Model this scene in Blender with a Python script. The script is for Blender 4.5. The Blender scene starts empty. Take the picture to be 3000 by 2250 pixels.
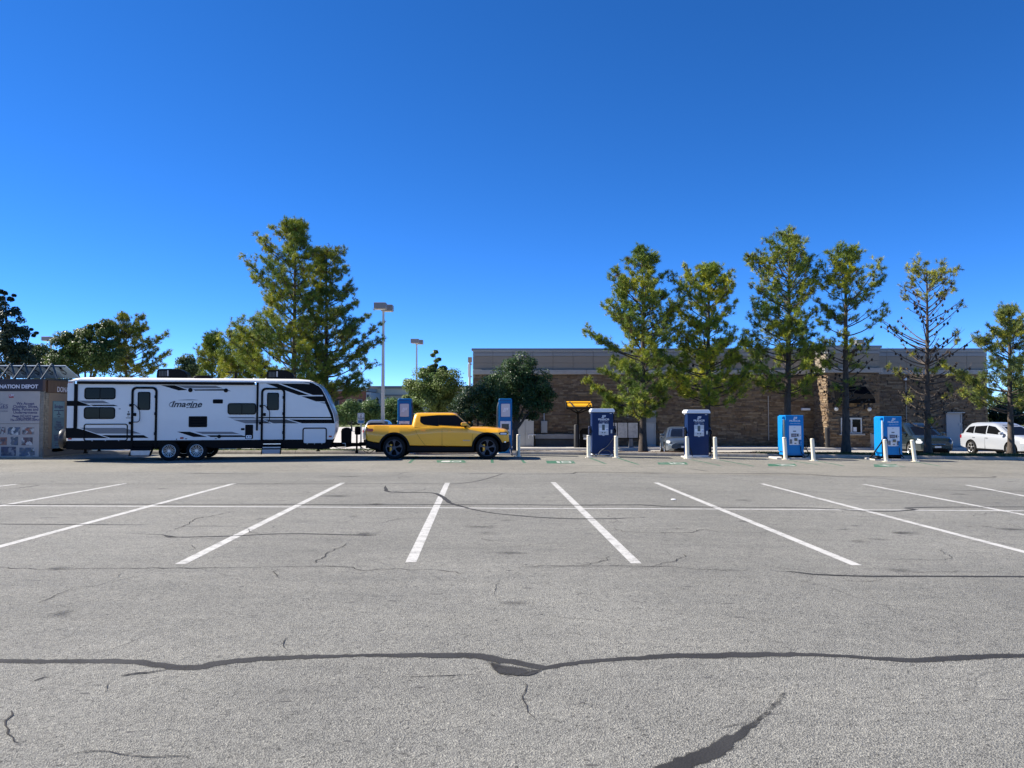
import bpy, bmesh, math, random
import numpy as np
from mathutils import Vector, Matrix
R = math.radians
# ------------------------------------------------------------------ camera, sky, sun, exposure
scene = bpy.context.scene
COL = scene.collection
F, CX, CY, CAMZ = 2253.0, 1500.0, 1125.0, 1.70       # calibration of the photograph (3000 x 2250)
TH = math.atan(85.0 / F)
cam = bpy.data.cameras.new('camera'); cam.sensor_width = 36; cam.lens = 36 * F / 3000
cam.clip_start = 0.05; cam.clip_end = 9000
camo = bpy.data.objects.new('camera', cam); COL.objects.link(camo)
camo.location = (0, 0, CAMZ); camo.rotation_euler = (math.pi / 2 + TH, 0, 0)
scene.camera = camo
SUN_AZ, SUN_EL = R(167), R(40)                        # azimuth measured from +X, counter-clockwise: behind left
w = bpy.data.worlds.new('World'); scene.world = w; w.use_nodes = True
nt = w.node_tree; nt.nodes.clear()
sky = nt.nodes.new('ShaderNodeTexSky'); sky.sky_type = 'NISHITA'; sky.sun_disc = False
sky.sun_elevation = SUN_EL; sky.sun_rotation = math.pi / 2 - SUN_AZ
sky.altitude = 5000; sky.air_density = 0.7; sky.dust_density = 0.0; sky.ozone_density = 4.0
hs = nt.nodes.new('ShaderNodeHueSaturation'); hs.inputs['Saturation'].default_value = 1.265; hs.inputs['Hue'].default_value = .507
bg = nt.nodes.new('ShaderNodeBackground'); bg.inputs['Strength'].default_value = 0.145
wo = nt.nodes.new('ShaderNodeOutputWorld')
gm = nt.nodes.new('ShaderNodeGamma'); gm.inputs['Gamma'].default_value = 0.95
nt.links.new(sky.outputs[0], gm.inputs['Color']); nt.links.new(gm.outputs[0], hs.inputs['Color']); nt.links.new(hs.outputs[0], bg.inputs[0]); nt.links.new(bg.outputs[0], wo.inputs[0])
sl = bpy.data.lights.new('sun', 'SUN'); sl.energy = 5.0; sl.angle = R(0.53); sl.color = (1.0, 0.935, 0.835)
so = bpy.data.objects.new('sun', sl); COL.objects.link(so)
sd = Vector((math.cos(SUN_AZ) * math.cos(SUN_EL), math.sin(SUN_AZ) * math.cos(SUN_EL), math.sin(SUN_EL)))
so.rotation_euler = sd.to_track_quat('Z', 'Y').to_euler(); so.location = (-40, 40, 60)
vs = scene.view_settings; vs.view_transform = 'Standard'; vs.look = 'None'; vs.exposure = 1.06; vs.gamma = 1.0; vs.use_curve_mapping = False

# ------------------------------------------------------------------ measuring helpers
def ray(px, py):
    c, s = math.cos(TH), math.sin(TH)
    return Vector((px - CX, c * F - s * (CY - py), s * F + c * (CY - py)))
def at(px, py, Y):
    d = ray(px, py); t = Y / d.y
    return Vector((d.x * t, Y, CAMZ + d.z * t))
def gz(x):
    return -0.0125 * 0.5 * (x + math.sqrt(x * x + 4.0)) + 0.0
def gnd(px, py):
    d = ray(px, py); z = 0.0
    for _ in range(8):
        t = (z - CAMZ) / d.z; z = gz(d.x * t)
    return Vector((d.x * t, d.y * t, z))

# ------------------------------------------------------------------ materials
def newmat(name):
    m = bpy.data.materials.new(name); m.use_nodes = True
    nt = m.node_tree; b = nt.nodes['Principled BSDF']
    return m, nt, b
def N(nt, t, **kw):
    n = nt.nodes.new(t)
    for k, v in kw.items():
        if k in n.inputs: n.inputs[k].default_value = v
        else: setattr(n, k, v)
    return n
def ramp(nt, pts):
    r = nt.nodes.new('ShaderNodeValToRGB'); e = r.color_ramp.elements
    while len(e) < len(pts): e.new(0.5)
    for i, (p, c) in enumerate(pts):
        e[i].position = p; e[i].color = c if len(c) == 4 else (*c, 1)
    return r
def c4(c, k=1.0): return (c[0] * k, c[1] * k, c[2] * k, 1)
_mats = {}
def M(name, col=(.5, .5, .5), rough=.6, metal=0., var=0., vs=4., bump=0., bs=60., coat=0., spec=.5, stretch=(1, 1, 1), space='Object'):
    if name in _mats: return _mats[name]
    m, nt, b = newmat(name); L = nt.links.new
    b.inputs['Base Color'].default_value = c4(col); b.inputs['Roughness'].default_value = rough
    b.inputs['Metallic'].default_value = metal; b.inputs['Coat Weight'].default_value = coat
    b.inputs['Coat Roughness'].default_value = 0.03; b.inputs['Specular IOR Level'].default_value = spec
    if var or bump:
        tc = N(nt, 'ShaderNodeTexCoord'); mp = N(nt, 'ShaderNodeMapping'); mp.inputs['Scale'].default_value = stretch
        L(tc.outputs[space], mp.inputs[0])
    if var:
        n = N(nt, 'ShaderNodeTexNoise', Scale=vs, Detail=6., Roughness=.65); L(mp.outputs[0], n.inputs['Vector'])
        r = ramp(nt, [(.28, c4(col, 1 - var)), (.72, c4(col, 1 + var))]); L(n.outputs[0], r.inputs[0]); L(r.outputs[0], b.inputs['Base Color'])
        rr = N(nt, 'ShaderNodeMapRange'); rr.inputs['To Min'].default_value = max(0, rough - .08); rr.inputs['To Max'].default_value = min(1, rough + .08)
        L(n.outputs[0], rr.inputs[0]); L(rr.outputs[0], b.inputs['Roughness'])
    if bump:
        n2 = N(nt, 'ShaderNodeTexNoise', Scale=bs, Detail=5.); L(mp.outputs[0], n2.inputs['Vector'])
        bp = N(nt, 'ShaderNodeBump', Strength=bump, Distance=.01); L(n2.outputs[0], bp.inputs['Height']); L(bp.outputs[0], b.inputs['Normal'])
    _mats[name] = m
    return m
def leafmat(name, trans=.3, rough=.55):
    m, nt, b = newmat(name); L = nt.links.new
    a = N(nt, 'ShaderNodeAttribute'); a.attribute_name = 'tint'
    L(a.outputs['Color'], b.inputs['Base Color']); b.inputs['Roughness'].default_value = rough
    b.inputs['Specular IOR Level'].default_value = .25
    t = N(nt, 'ShaderNodeBsdfTranslucent'); L(a.outputs['Color'], t.inputs['Color'])
    mx = N(nt, 'ShaderNodeMixShader'); mx.inputs[0].default_value = trans
    L(b.outputs[0], mx.inputs[1]); L(t.outputs[0], mx.inputs[2]); L(mx.outputs[0], nt.nodes['Material Output'].inputs[0])
    return m
def asphalt(name, base, tone_y=False):
    m, nt, b = newmat(name); L = nt.links.new
    tc = N(nt, 'ShaderNodeTexCoord'); P = tc.outputs['Object']
    big = N(nt, 'ShaderNodeTexNoise', Scale=.22, Detail=5., Roughness=.6); L(P, big.inputs['Vector'])
    mp = N(nt, 'ShaderNodeMapping'); mp.inputs['Scale'].default_value = (.5, 2.2, 1); L(P, mp.inputs[0])
    st = N(nt, 'ShaderNodeTexNoise', Scale=1.1, Detail=8., Roughness=.72); L(mp.outputs[0], st.inputs['Vector'])
    agg = N(nt, 'ShaderNodeTexVoronoi', Scale=105.); L(P, agg.inputs['Vector'])
    agg2 = N(nt, 'ShaderNodeTexVoronoi', Scale=52.); L(P, agg2.inputs['Vector'])
    fine = N(nt, 'ShaderNodeTexNoise', Scale=60., Detail=6., Roughness=.8); L(P, fine.inputs['Vector'])
    blot = N(nt, 'ShaderNodeTexNoise', Scale=7., Detail=6., Roughness=.75); L(P, blot.inputs['Vector'])
    blot2 = N(nt, 'ShaderNodeTexNoise', Scale=.45, Detail=4., Roughness=.6); L(P, blot2.inputs['Vector'])
    r1 = ramp(nt, [(.3, c4(base, .80)), (.7, c4(base, 1.13))]); L(big.outputs[0], r1.inputs[0])
    r2 = ramp(nt, [(.27, (.62, .62, .63, 1)), (.40, (.92, .92, .92, 1)), (.72, (1.12, 1.11, 1.09, 1))]); L(st.outputs[0], r2.inputs[0])
    r3 = ramp(nt, [(0., (.34, .34, .35, 1)), (.35, (.85, .85, .85, 1)), (.62, (1.05, 1.05, 1.04, 1)), (1., (1.7, 1.68, 1.62, 1))])
    L(agg.outputs['Color'], r3.inputs[0])
    r4 = ramp(nt, [(.3, (.55, .55, .56, 1)), (.5, (1, 1, 1, 1)), (.75, (1.25, 1.24, 1.2, 1))]); L(fine.outputs[0], r4.inputs[0])
    r5 = ramp(nt, [(.25, (.8, .8, .8, 1)), (.6, (1.05, 1.05, 1.05, 1))]); L(blot.outputs[0], r5.inputs[0])
    r6 = ramp(nt, [(0., (.22, .22, .22, 1)), (.13, (.5, .5, .5, 1)), (.2, (1, 1, 1, 1)), (.9, (1, 1, 1, 1)), (1., (1.35, 1.32, 1.25, 1))]); L(agg2.outputs['Color'], r6.inputs[0])
    cur = r1.outputs[0]
    for r, f in ((r2, .85), (r3, .9), (r4, .95), (r5, .85), (r6, .7)):
        mm = N(nt, 'ShaderNodeMix', data_type='RGBA', blend_type='MULTIPLY'); mm.inputs[0].default_value = f
        L(cur, mm.inputs['A']); L(r.outputs[0], mm.inputs['B']); cur = mm.outputs['Result']
    wv = N(nt, 'ShaderNodeTexNoise', Scale=1.7, Detail=4.); L(P, wv.inputs['Vector'])
    mm = N(nt, 'ShaderNodeMix', data_type='RGBA'); mm.inputs[0].default_value = .22; L(P, mm.inputs['A']); L(wv.outputs['Color'], mm.inputs['B'])
    ck = N(nt, 'ShaderNodeTexVoronoi', Scale=.75); ck.feature = 'DISTANCE_TO_EDGE'; L(mm.outputs['Result'], ck.inputs['Vector'])
    cr = ramp(nt, [(0., (1, 1, 1, 1)), (.006, (0, 0, 0, 1))]); L(ck.outputs['Distance'], cr.inputs[0])
    ms = ramp(nt, [(.52, (0, 0, 0, 1)), (.62, (.75, .75, .75, 1))]); L(blot2.outputs[0], ms.inputs[0])
    mu = N(nt, 'ShaderNodeMath', operation='MULTIPLY'); L(cr.outputs[0], mu.inputs[0]); L(ms.outputs[0], mu.inputs[1])
    m3 = N(nt, 'ShaderNodeMix', data_type='RGBA'); L(mu.outputs[0], m3.inputs[0]); L(cur, m3.inputs['A']); m3.inputs['B'].default_value = c4(base, .35); cur = m3.outputs['Result']
    if tone_y:      # the strip along the kerb was paved with a paler, warmer mix
        sp = N(nt, 'ShaderNodeSeparateXYZ'); L(P, sp.inputs[0])
        wob = N(nt, 'ShaderNodeMath', operation='MULTIPLY_ADD'); L(big.outputs[0], wob.inputs[0]); wob.inputs[1].default_value = .35; L(sp.outputs[1], wob.inputs[2])
        mr = N(nt, 'ShaderNodeMapRange'); mr.inputs['From Min'].default_value = 22.2; mr.inputs['From Max'].default_value = 22.7; L(wob.outputs[0], mr.inputs[0])
        mm = N(nt, 'ShaderNodeMix', data_type='RGBA', blend_type='MULTIPLY'); L(mr.outputs[0], mm.inputs[0]); L(cur, mm.inputs['A']); mm.inputs['B'].default_value = (1.12, 1.09, 1.04, 1); cur = mm.outputs['Result']
    L(cur, b.inputs['Base Color']); b.inputs['Roughness'].default_value = .86; b.inputs['Specular IOR Level'].default_value = .3
    ad = N(nt, 'ShaderNodeMath', operation='MULTIPLY_ADD'); L(agg.outputs['Distance'], ad.inputs[0]); ad.inputs[1].default_value = 1.4; L(fine.outputs[0], ad.inputs[2])
    bp = N(nt, 'ShaderNodeBump', Strength=.8, Distance=.006); L(ad.outputs[0], bp.inputs['Height']); L(bp.outputs[0], b.inputs['Normal'])
    return m
def worn(name, col, base, amount=.45, sc=9.):          # paint or sealant that has worn off in places
    m, nt, b = newmat(name); L = nt.links.new
    tc = N(nt, 'ShaderNodeTexCoord'); P = tc.outputs['Object']
    n = N(nt, 'ShaderNodeTexNoise', Scale=sc, Detail=8., Roughness=.8); L(P, n.inputs['Vector'])
    v = N(nt, 'ShaderNodeTexVoronoi', Scale=80.); L(P, v.inputs['Vector'])
    ad = N(nt, 'ShaderNodeMath', operation='MULTIPLY_ADD'); L(v.outputs['Color'], ad.inputs[0]); ad.inputs[1].default_value = .12; L(n.outputs[0], ad.inputs[2])
    r = ramp(nt, [(amount - .07, c4(base)), (amount + .05, c4(col, .86)), (amount + .3, c4(col))]); L(ad.outputs[0], r.inputs[0])
    L(r.outputs[0], b.inputs['Base Color']); b.inputs['Roughness'].default_value = .8; b.inputs['Specular IOR Level'].default_value = .25
    bp = N(nt, 'ShaderNodeBump', Strength=.4, Distance=.004); L(v.outputs['Distance'], bp.inputs['Height']); L(bp.outputs[0], b.inputs['Normal'])
    return m

WHITE = M('white_gelcoat', (.70, .70, .685), .3, coat=.2, var=.04, vs=.8)
ROOFW = M('roof_membrane', (.80, .77, .70), .5, var=.05, vs=3)
BLACK = M('black_plastic', (.005, .0055, .0065), .5, var=.2, vs=6, spec=.10)
MATTE = M('matte_black', (.006, .006, .0065), .8, spec=.1)
GLASS = M('dark_glass', (.006, .0065, .008), .05, spec=.16)
GREY = M('grey_vinyl', (.16, .165, .175), .35, var=.05)
TEALG = M('dark_grey_vinyl', (.045, .05, .055), .35)
CHROME = M('bright_aluminium', (.78, .78, .78), .22, metal=1.)
STEEL = M('galvanised_steel', (.45, .46, .47), .45, metal=.8, var=.15, vs=12)
RUBBER = M('tyre_rubber', (.012, .012, .012), .9, spec=.2, var=.3, vs=20, bump=.2, bs=90)
REDL = M('red_lens', (.32, .008, .01), .2, coat=.5)
YELLOW = M('yellow_paint', (.88, .41, .008), .32, coat=.9, var=.012, vs=2)
CREAM = M('cream_bollard_paint', (.78, .71, .55), .5, var=.1, vs=7, bump=.05, bs=30)
DBLUE = M('dark_blue_cabinet', (.003, .021, .088), .45, spec=.25, var=.1, vs=3)
LBLUE = M('bright_blue_cabinet', (.002, .19, .50), .45, spec=.25, var=.06, vs=3)
MBLUE = M('mid_blue_cabinet', (.003, .14, .38), .45, spec=.25, var=.08, vs=3)
PANELG = M('light_grey_panel', (.52, .54, .57), .4, var=.04, vs=8)
WPANEL = M('white_panel', (.72, .74, .77), .4, var=.03, vs=8)
LOGOW = M('white_print', (.80, .82, .85), .5)
CONC = M('concrete', (.31, .275, .225), .85, var=.25, vs=5, bump=.35, bs=70)
CONCL = M('pale_concrete', (.47, .44, .39), .85, var=.18, vs=1.2, bump=.3, bs=40)
BARK = M('pine_bark', (.075, .058, .045), .95, var=.55, vs=9, bump=1., bs=26, stretch=(1, 1, .35))
BARKL = M('smooth_bark', (.09, .075, .06), .9, var=.35, vs=9, bump=.6, bs=30)
SCREEN = M('dark_screen', (.02, .022, .028), .12)

# ------------------------------------------------------------------ mesh helpers
def link(o, parent=None):
    COL.objects.link(o)
    if parent is not None: o.parent = parent
    return o
def tag(o, label=None, cat=None, group=None, kind=None):
    for k, v in (('label', label), ('category', cat), ('group', group), ('kind', kind)):
        if v: o[k] = v
    return o
def thing(name, label, cat, loc=(0, 0, 0), rz=0., group=None):
    o = bpy.data.objects.new(name, None); o.empty_display_size = .2; COL.objects.link(o)
    o.location = loc; o.rotation_euler = (0, 0, rz)
    return tag(o, label, cat, group)
def rrect(x0, z0, x1, z1, r, n=4):
    if x0 > x1: x0, x1 = x1, x0
    if z0 > z1: z0, z1 = z1, z0
    r = min(r, (x1 - x0) / 2.01, (z1 - z0) / 2.01); o = []
    for cx, cz, a0 in ((x1 - r, z0 + r, -90), (x1 - r, z1 - r, 0), (x0 + r, z1 - r, 90), (x0 + r, z0 + r, 180)):
        for i in range(n + 1):
            a = R(a0 + 90 * i / n); o.append((cx + r * math.cos(a), cz + r * math.sin(a)))
    return o
def circ(cx, cz, r, n=20): return [(cx + r * math.cos(2 * math.pi * i / n), cz + r * math.sin(2 * math.pi * i / n)) for i in range(n)]
class MB:
    def __init__(s): s.v = []; s.f = []; s.m = []
    def add(s, vs, fs, mi=0):
        o = len(s.v); s.v += [tuple(v) for v in vs]
        for f in fs: s.f.append([i + o for i in f]); s.m.append(mi)
        return s
    def box(s, x0, x1, y0, y1, z0, z1, mi=0):
        return s.add([(x, y, z) for z in (z0, z1) for x, y in ((x0, y0), (x1, y0), (x1, y1), (x0, y1))],
                     [(0, 3, 2, 1), (4, 5, 6, 7), (0, 1, 5, 4), (1, 2, 6, 5), (2, 3, 7, 6), (3, 0, 4, 7)], mi)
    def prism(s, poly, lo, hi, axis='y', mi=0):
        def P(a, b, c): return {'y': (a, c, b), 'x': (c, a, b), 'z': (a, b, c)}[axis]
        n = len(poly)
        vs = [P(a, b, lo) for a, b in poly] + [P(a, b, hi) for a, b in poly]
        fs = [list(range(n))[::-1], list(range(n, 2 * n))] + [(i, (i + 1) % n, (i + 1) % n + n, i + n) for i in range(n)]
        return s.add(vs, fs, mi)
    def ring(s, po, pi, lo, hi, axis='y', mi=0):
        def P(a, b, c): return {'y': (a, c, b), 'x': (c, a, b), 'z': (a, b, c)}[axis]
        n = len(po); vs = []
        for poly, c in ((po, lo), (pi, lo), (po, hi), (pi, hi)): vs += [P(a, b, c) for a, b in poly]
        fs = []
        for i in range(n):
            j = (i + 1) % n
            fs += [(i, j, n + j, n + i), (2 * n + i, 3 * n + i, 3 * n + j, 2 * n + j), (i, 2 * n + i, 2 * n + j, j), (n + i, n + j, 3 * n + j, 3 * n + i)]
        return s.add(vs, fs, mi)
    def tube(s, pts, r, n=8, mi=0, cap=True):
        pts = [Vector(p) for p in pts]; k = len(pts); rs = r if isinstance(r, (list, tuple)) else [r] * k
        vs = []; up = None
        for i in range(k):
            t = (pts[min(i + 1, k - 1)] - pts[max(i - 1, 0)])
            t = t.normalized() if t.length > 1e-9 else Vector((0, 0, 1))
            if up is None: up = t.orthogonal().normalized()
            up = (up - t * up.dot(t)); up = up.normalized() if up.length > 1e-6 else t.orthogonal().normalized()
            b = t.cross(up)
            for j in range(n):
                a = 2 * math.pi * j / n; vs.append(pts[i] + (up * math.cos(a) + b * math.sin(a)) * rs[i])
        fs = [(i * n + j, i * n + (j + 1) % n, (i + 1) * n + (j + 1) % n, (i + 1) * n + j) for i in range(k - 1) for j in range(n)]
        if cap: fs += [list(range(n))[::-1], list(range((k - 1) * n, k * n))]
        return s.add(vs, fs, mi)
    def lathe(s, prof, org, axis='y', n=24, mi=0):           # prof: list of (radius, height along axis)
        vs = []; ox, oy, oz = org
        for r_, h in prof:
            for j in range(n):
                a = 2 * math.pi * j / n; c, d = r_ * math.cos(a), r_ * math.sin(a)
                vs.append({'y': (ox + c, oy + h, oz + d), 'z': (ox + c, oy + d, oz + h), 'x': (ox + h, oy + c, oz + d)}[axis])
        k = len(prof)
        fs = [(i * n + j, i * n + (j + 1) % n, (i + 1) * n + (j + 1) % n, (i + 1) * n + j) for i in range(k - 1) for j in range(n)]
        ring_ = prof[0] == prof[-1]
        if prof[0][0] > 1e-4 and not ring_: fs.append(list(range(n))[::-1])
        if prof[-1][0] > 1e-4 and not ring_: fs.append(list(range((k - 1) * n, k * n)))
        return s.add(vs, fs, mi)
    def loft(s, secs, mi=0, cap=True, closed=True):
        n = len(secs[0]); vs = [p for q in secs for p in q]; k = len(secs)
        fs = [(i * n + j, i * n + (j + 1) % n, (i + 1) * n + (j + 1) % n, (i + 1) * n + j) for i in range(k - 1) for j in range(n if closed else n - 1)]
        if cap: fs += [list(range(n))[::-1], list(range((k - 1) * n, k * n))]
        return s.add(vs, fs, mi)
    def build(s, name, mat, parent=None, smooth=None, bevel=0., kind=None, label=None, cat=None, seg=1, group=None):
        me = bpy.data.meshes.new(name)
        bm = bmesh.new(); bv = [bm.verts.new(v) for v in s.v]
        for f, mi in zip(s.f, s.m):
            try:
                q = bm.faces.new([bv[i] for i in f]); q.material_index = mi
            except ValueError: pass
        bmesh.ops.recalc_face_normals(bm, faces=bm.faces[:])
        if bevel:
            es = [e for e in bm.edges if len(e.link_faces) == 2 and e.calc_face_angle(0) > .6]
            bmesh.ops.bevel(bm, geom=es, offset=bevel, offset_type='OFFSET', segments=seg, affect='EDGES', clamp_overlap=True)
        bm.to_mesh(me); bm.free()
        for m in (mat if isinstance(mat, (list, tuple)) else [mat]): me.materials.append(m)
        if smooth is not None:
            me.polygons.foreach_set('use_smooth', [True] * len(me.polygons)); me.set_sharp_from_angle(angle=R(smooth))
        o = bpy.data.objects.new(name, me); link(o, parent); tag(o, label, cat, group, kind)
        return o
def npmesh(name, V, tris, mat, parent=None, tint=None, smooth=False, per=3):
    me = bpy.data.meshes.new(name); nv = len(V); nf = len(tris)
    me.vertices.add(nv); me.vertices.foreach_set('co', V.astype(np.float32).ravel())
    me.loops.add(nf * per); me.loops.foreach_set('vertex_index', tris.astype(np.int32).ravel())
    me.polygons.add(nf); me.polygons.foreach_set('loop_start', np.arange(0, nf * per, per, dtype=np.int32))
    me.polygons.foreach_set('loop_total', np.full(nf, per, dtype=np.int32))
    if tint is not None:
        ca = me.color_attributes.new('tint', 'FLOAT_COLOR', 'POINT')
        ca.data.foreach_set('color', np.concatenate([tint, np.ones((nv, 1))], 1).astype(np.float32).ravel())
    me.update(calc_edges=True); me.materials.append(mat)
    o = bpy.data.objects.new(name, me); link(o, parent)
    return o
def text(body, mat, parent, name, origin, ux, uz, size, align='CENTER', offset=0., shear=0., sx=1., thick=.002):
    """flat raised lettering: origin point, ux = reading direction, uz = up direction"""
    cu = bpy.data.curves.new(name, 'FONT'); cu.body = body; cu.size = size; cu.align_x = align; cu.align_y = 'CENTER'
    cu.offset = offset; cu.shear = shear; cu.extrude = thick / 2; cu.resolution_u = 3
    t = bpy.data.objects.new(name, cu); COL.objects.link(t)
    bpy.context.view_layer.update()
    me = bpy.data.meshes.new_from_object(t.evaluated_get(bpy.context.evaluated_depsgraph_get()))
    bpy.data.objects.remove(t); me.name = name
    ux = Vector(ux).normalized(); uz = Vector(uz).normalized(); n = ux.cross(uz)
    mtx = Matrix((ux * sx, uz, n)).transposed().to_4x4(); mtx.translation = Vector(origin); me.transform(mtx)
    me.materials.clear(); me.materials.append(mat)
    return link(bpy.data.objects.new(name, me), parent)
def copy_tree(o, parent=None):
    c = o.copy(); COL.objects.link(c)
    if parent is not None: c.parent = parent
    for ch in o.children: copy_tree(ch, c)
    return c

# ------------------------------------------------------------------ the ground
KY = 32.0                                   # face of the kerb
ASPH = asphalt('worn_asphalt', (.222, .217, .193), True)
def sheet(name, xs, ys, zf, mat, kind='structure'):
    V = np.array([(x, y, zf(x, y)) for y in ys for x in xs]); nx = len(xs)
    q = np.array([(j * nx + i, j * nx + i + 1, (j + 1) * nx + i + 1, (j + 1) * nx + i) for j in range(len(ys) - 1) for i in range(nx - 1)])
    o = npmesh(name, V, q, mat, per=4)
    o.data.polygons.foreach_set('use_smooth', [True] * len(q))
    if kind: o['kind'] = kind
    return o
lot = sheet('parking_lot', np.linspace(-70, 70, 141), [-40, -10, 0, 10, 20, KY + .05], lambda x, y: gz(x), ASPH)
GRASSM = M('grass_soil', (.06, .075, .025), .95, var=.45, vs=2.2, bump=1., bs=40)
MULCH = M('mulch_soil', (.045, .03, .021), .95, var=.5, vs=5, bump=1., bs=60)
GROUND = M('field_grass', (.12, .13, .05), .95, var=.3, vs=.05)
sheet('ground', [-4000, -300, 300, 4000], [-300, 30, 300, 6000], lambda x, y: -1.25, GROUND)
LANE = asphalt('drive_lane_asphalt', (.34, .325, .295))
sheet('drive_lane', np.linspace(-3.2, 75, 30), [36.85, 40, 44.58], lambda x, y: -.45, M('lane_concrete', (.38, .355, .31), .85, var=.2, vs=.9, bump=.3, bs=30))
sheet('side_parking_lot', np.linspace(-150, -3.2, 30), [36.85, 60, 90, 118], lambda x, y: -.454, CONCL)
sheet('far_lawn', np.linspace(-250, 200, 10), [118, 140, 300], lambda x, y: -.44 + (y - 118) * .004, M('far_lawn_grass', (.12, .14, .045), .95, var=.3, vs=.5))
sheet('back_service_yard', np.linspace(-3.2, 90, 10), [63, 90, 118], lambda x, y: -.46, CONCL)
def isl_z(x, y):
    f = (y - KY - .16) / (36.7 - KY - .16)
    return gz(x) * (1 - f) + .125 * (1 - f) - .36 * f + .11 * math.sin(math.pi * min(1, f * 1.0)) + .02 * math.sin(x * 1.7 + y * 2.1) * math.sin(math.pi * f)
def island(name, x0, x1, mat):
    return sheet(name, np.arange(x0, x1 + .01, .4), np.linspace(KY + .16, 36.7, 13), isl_z, mat)
island('grass_verge', -50, -2.2, GRASSM); island('mulch_bed', -2.2, 10.6, MULCH); island('grass_bed', 10.6, 50.2, GRASSM)
def kerb(name, y0, zf, hf, x0, x1, step, mat, drop=.25, back=False):
    e = bpy.data.objects.new(name, None); COL.objects.link(e); e['kind'] = 'structure'
    x = x0; rnd = random.Random(5)
    while x < x1:
        xe = min(x + step, x1); g = .006
        s = -1 if back else 1
        secs = []
        for xx in (x + g, xe - g):
            zb, zt = zf(xx), zf(xx) + hf
            j = rnd.uniform(-.004, .004)
            pr = [(0, zb - drop), (0.0, zb), (.028, zt - .035), (.05, zt - .008), (.08, zt), (.165, zt + .003), (.165, zb - drop)]
            secs.append([(xx, y0 + s * a + j, b) for a, b in pr])
        MB().loft(secs).build('kerb_block', mat, e, smooth=35)
        x = xe
    return e
kerb('lot_kerb', KY, gz, .135, -30, 30, 3.0, CONC)
kerb('lane_kerb', 36.86, lambda x: -.45, .12, -30, 33, 3.0, CONC, back=True)
kerb('building_kerb', 44.6, lambda x: -.45, .14, -3.2, 33, 3.0, CONCL)
MB().box(-3.2, 34, 44.768, 47.2, -.6, -.312).build('sidewalk', CONCL, kind='structure')

# ------------------------------------------------------------------ paint, sealed cracks and stencils on the lot
PAINT = worn('worn_white_paint', (.53, .52, .485), (.25, .245, .225), .50, 5.)
PAINT2 = worn('thin_white_paint', (.55, .54, .51), (.26, .255, .24), .49, 5.)
GREENP = worn('worn_green_paint', (.022, .13, .07), (.24, .235, .215), .50, 5.)
def thin_film(name, col, amount, sc, soft=.25, rough=.6, gain=1.):      # worn film: covers by vertex attribute 'cov' broken up by noise
    m, nt, b = newmat(name); L = nt.links.new
    tc = N(nt, 'ShaderNodeTexCoord'); P = tc.outputs['Object']; at_ = N(nt, 'ShaderNodeAttribute'); at_.attribute_name = 'cov'
    n = N(nt, 'ShaderNodeTexNoise', Scale=sc, Detail=9., Roughness=.8); L(P, n.inputs['Vector'])
    n2 = N(nt, 'ShaderNodeTexNoise', Scale=sc * .12, Detail=3.); L(P, n2.inputs['Vector'])
    v = N(nt, 'ShaderNodeTexVoronoi', Scale=72.); L(P, v.inputs['Vector'])
    a = N(nt, 'ShaderNodeMath', operation='MULTIPLY_ADD'); L(at_.outputs['Fac'], a.inputs[0]); a.inputs[1].default_value = 1.; L(n.outputs[0], a.inputs[2])
    a2 = N(nt, 'ShaderNodeMath', operation='MULTIPLY_ADD'); L(v.outputs['Color'], a2.inputs[0]); a2.inputs[1].default_value = -.18; L(a.outputs[0], a2.inputs[2])
    a3 = N(nt, 'ShaderNodeMath', operation='MULTIPLY_ADD'); L(n2.outputs[0], a3.inputs[0]); a3.inputs[1].default_value = .5; L(a2.outputs[0], a3.inputs[2])
    mr = N(nt, 'ShaderNodeMapRange'); mr.inputs['From Min'].default_value = amount; mr.inputs['From Max'].default_value = amount + soft; mr.inputs['To Max'].default_value = gain; L(a3.outputs[0], mr.inputs[0])
    r = ramp(nt, [(.3, c4(col, .8)), (.7, c4(col, 1.35))]); L(n2.outputs[0], r.inputs[0]); L(r.outputs[0], b.inputs['Base Color']); b.inputs['Roughness'].default_value = rough; b.inputs['Specular IOR Level'].default_value = .3
    bp = N(nt, 'ShaderNodeBump', Strength=.5, Distance=.003); L(v.outputs['Distance'], bp.inputs['Height']); L(bp.outputs[0], b.inputs['Normal'])
    t = N(nt, 'ShaderNodeBsdfTransparent'); mx = N(nt, 'ShaderNodeMixShader'); L(mr.outputs[0], mx.inputs[0]); L(t.outputs[0], mx.inputs[1]); L(b.outputs[0], mx.inputs[2]); L(mx.outputs[0], nt.nodes['Material Output'].inputs[0])
    return m
SEAL = thin_film('crack_sealant', (.028, .0275, .027), .93, 16., .4, .85)
STAIN = thin_film('oil_stain', (.05, .048, .045), .9, 6., .9, .7, .7)
HAIR = thin_film('hairline_crack', (.03, .028, .026), 1.02, 18., .2, .95, .95)
CRACK = M('open_crack', (.07, .068, .064), .95, var=.4, vs=20)
marks = {}
def lift(p, h): return (p[0], p[1], gz(p[0]) + h)
def strip(name, a, b, wd, h, mat):
    a = Vector(a[:2]); b = Vector(b[:2]); d = (b - a).normalized(); n = Vector((-d.y, d.x)) * wd / 2; vs_ = []; k = 14
    for i in range(k + 1):
        c = a.lerp(b, i / k)
        for q in (c - n, c + n): vs_.append(lift(q, h))
    return MB().add(vs_, [(2 * i, 2 * i + 1, 2 * i + 3, 2 * i + 2) for i in range(k)]).build(name, mat, lot)
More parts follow.
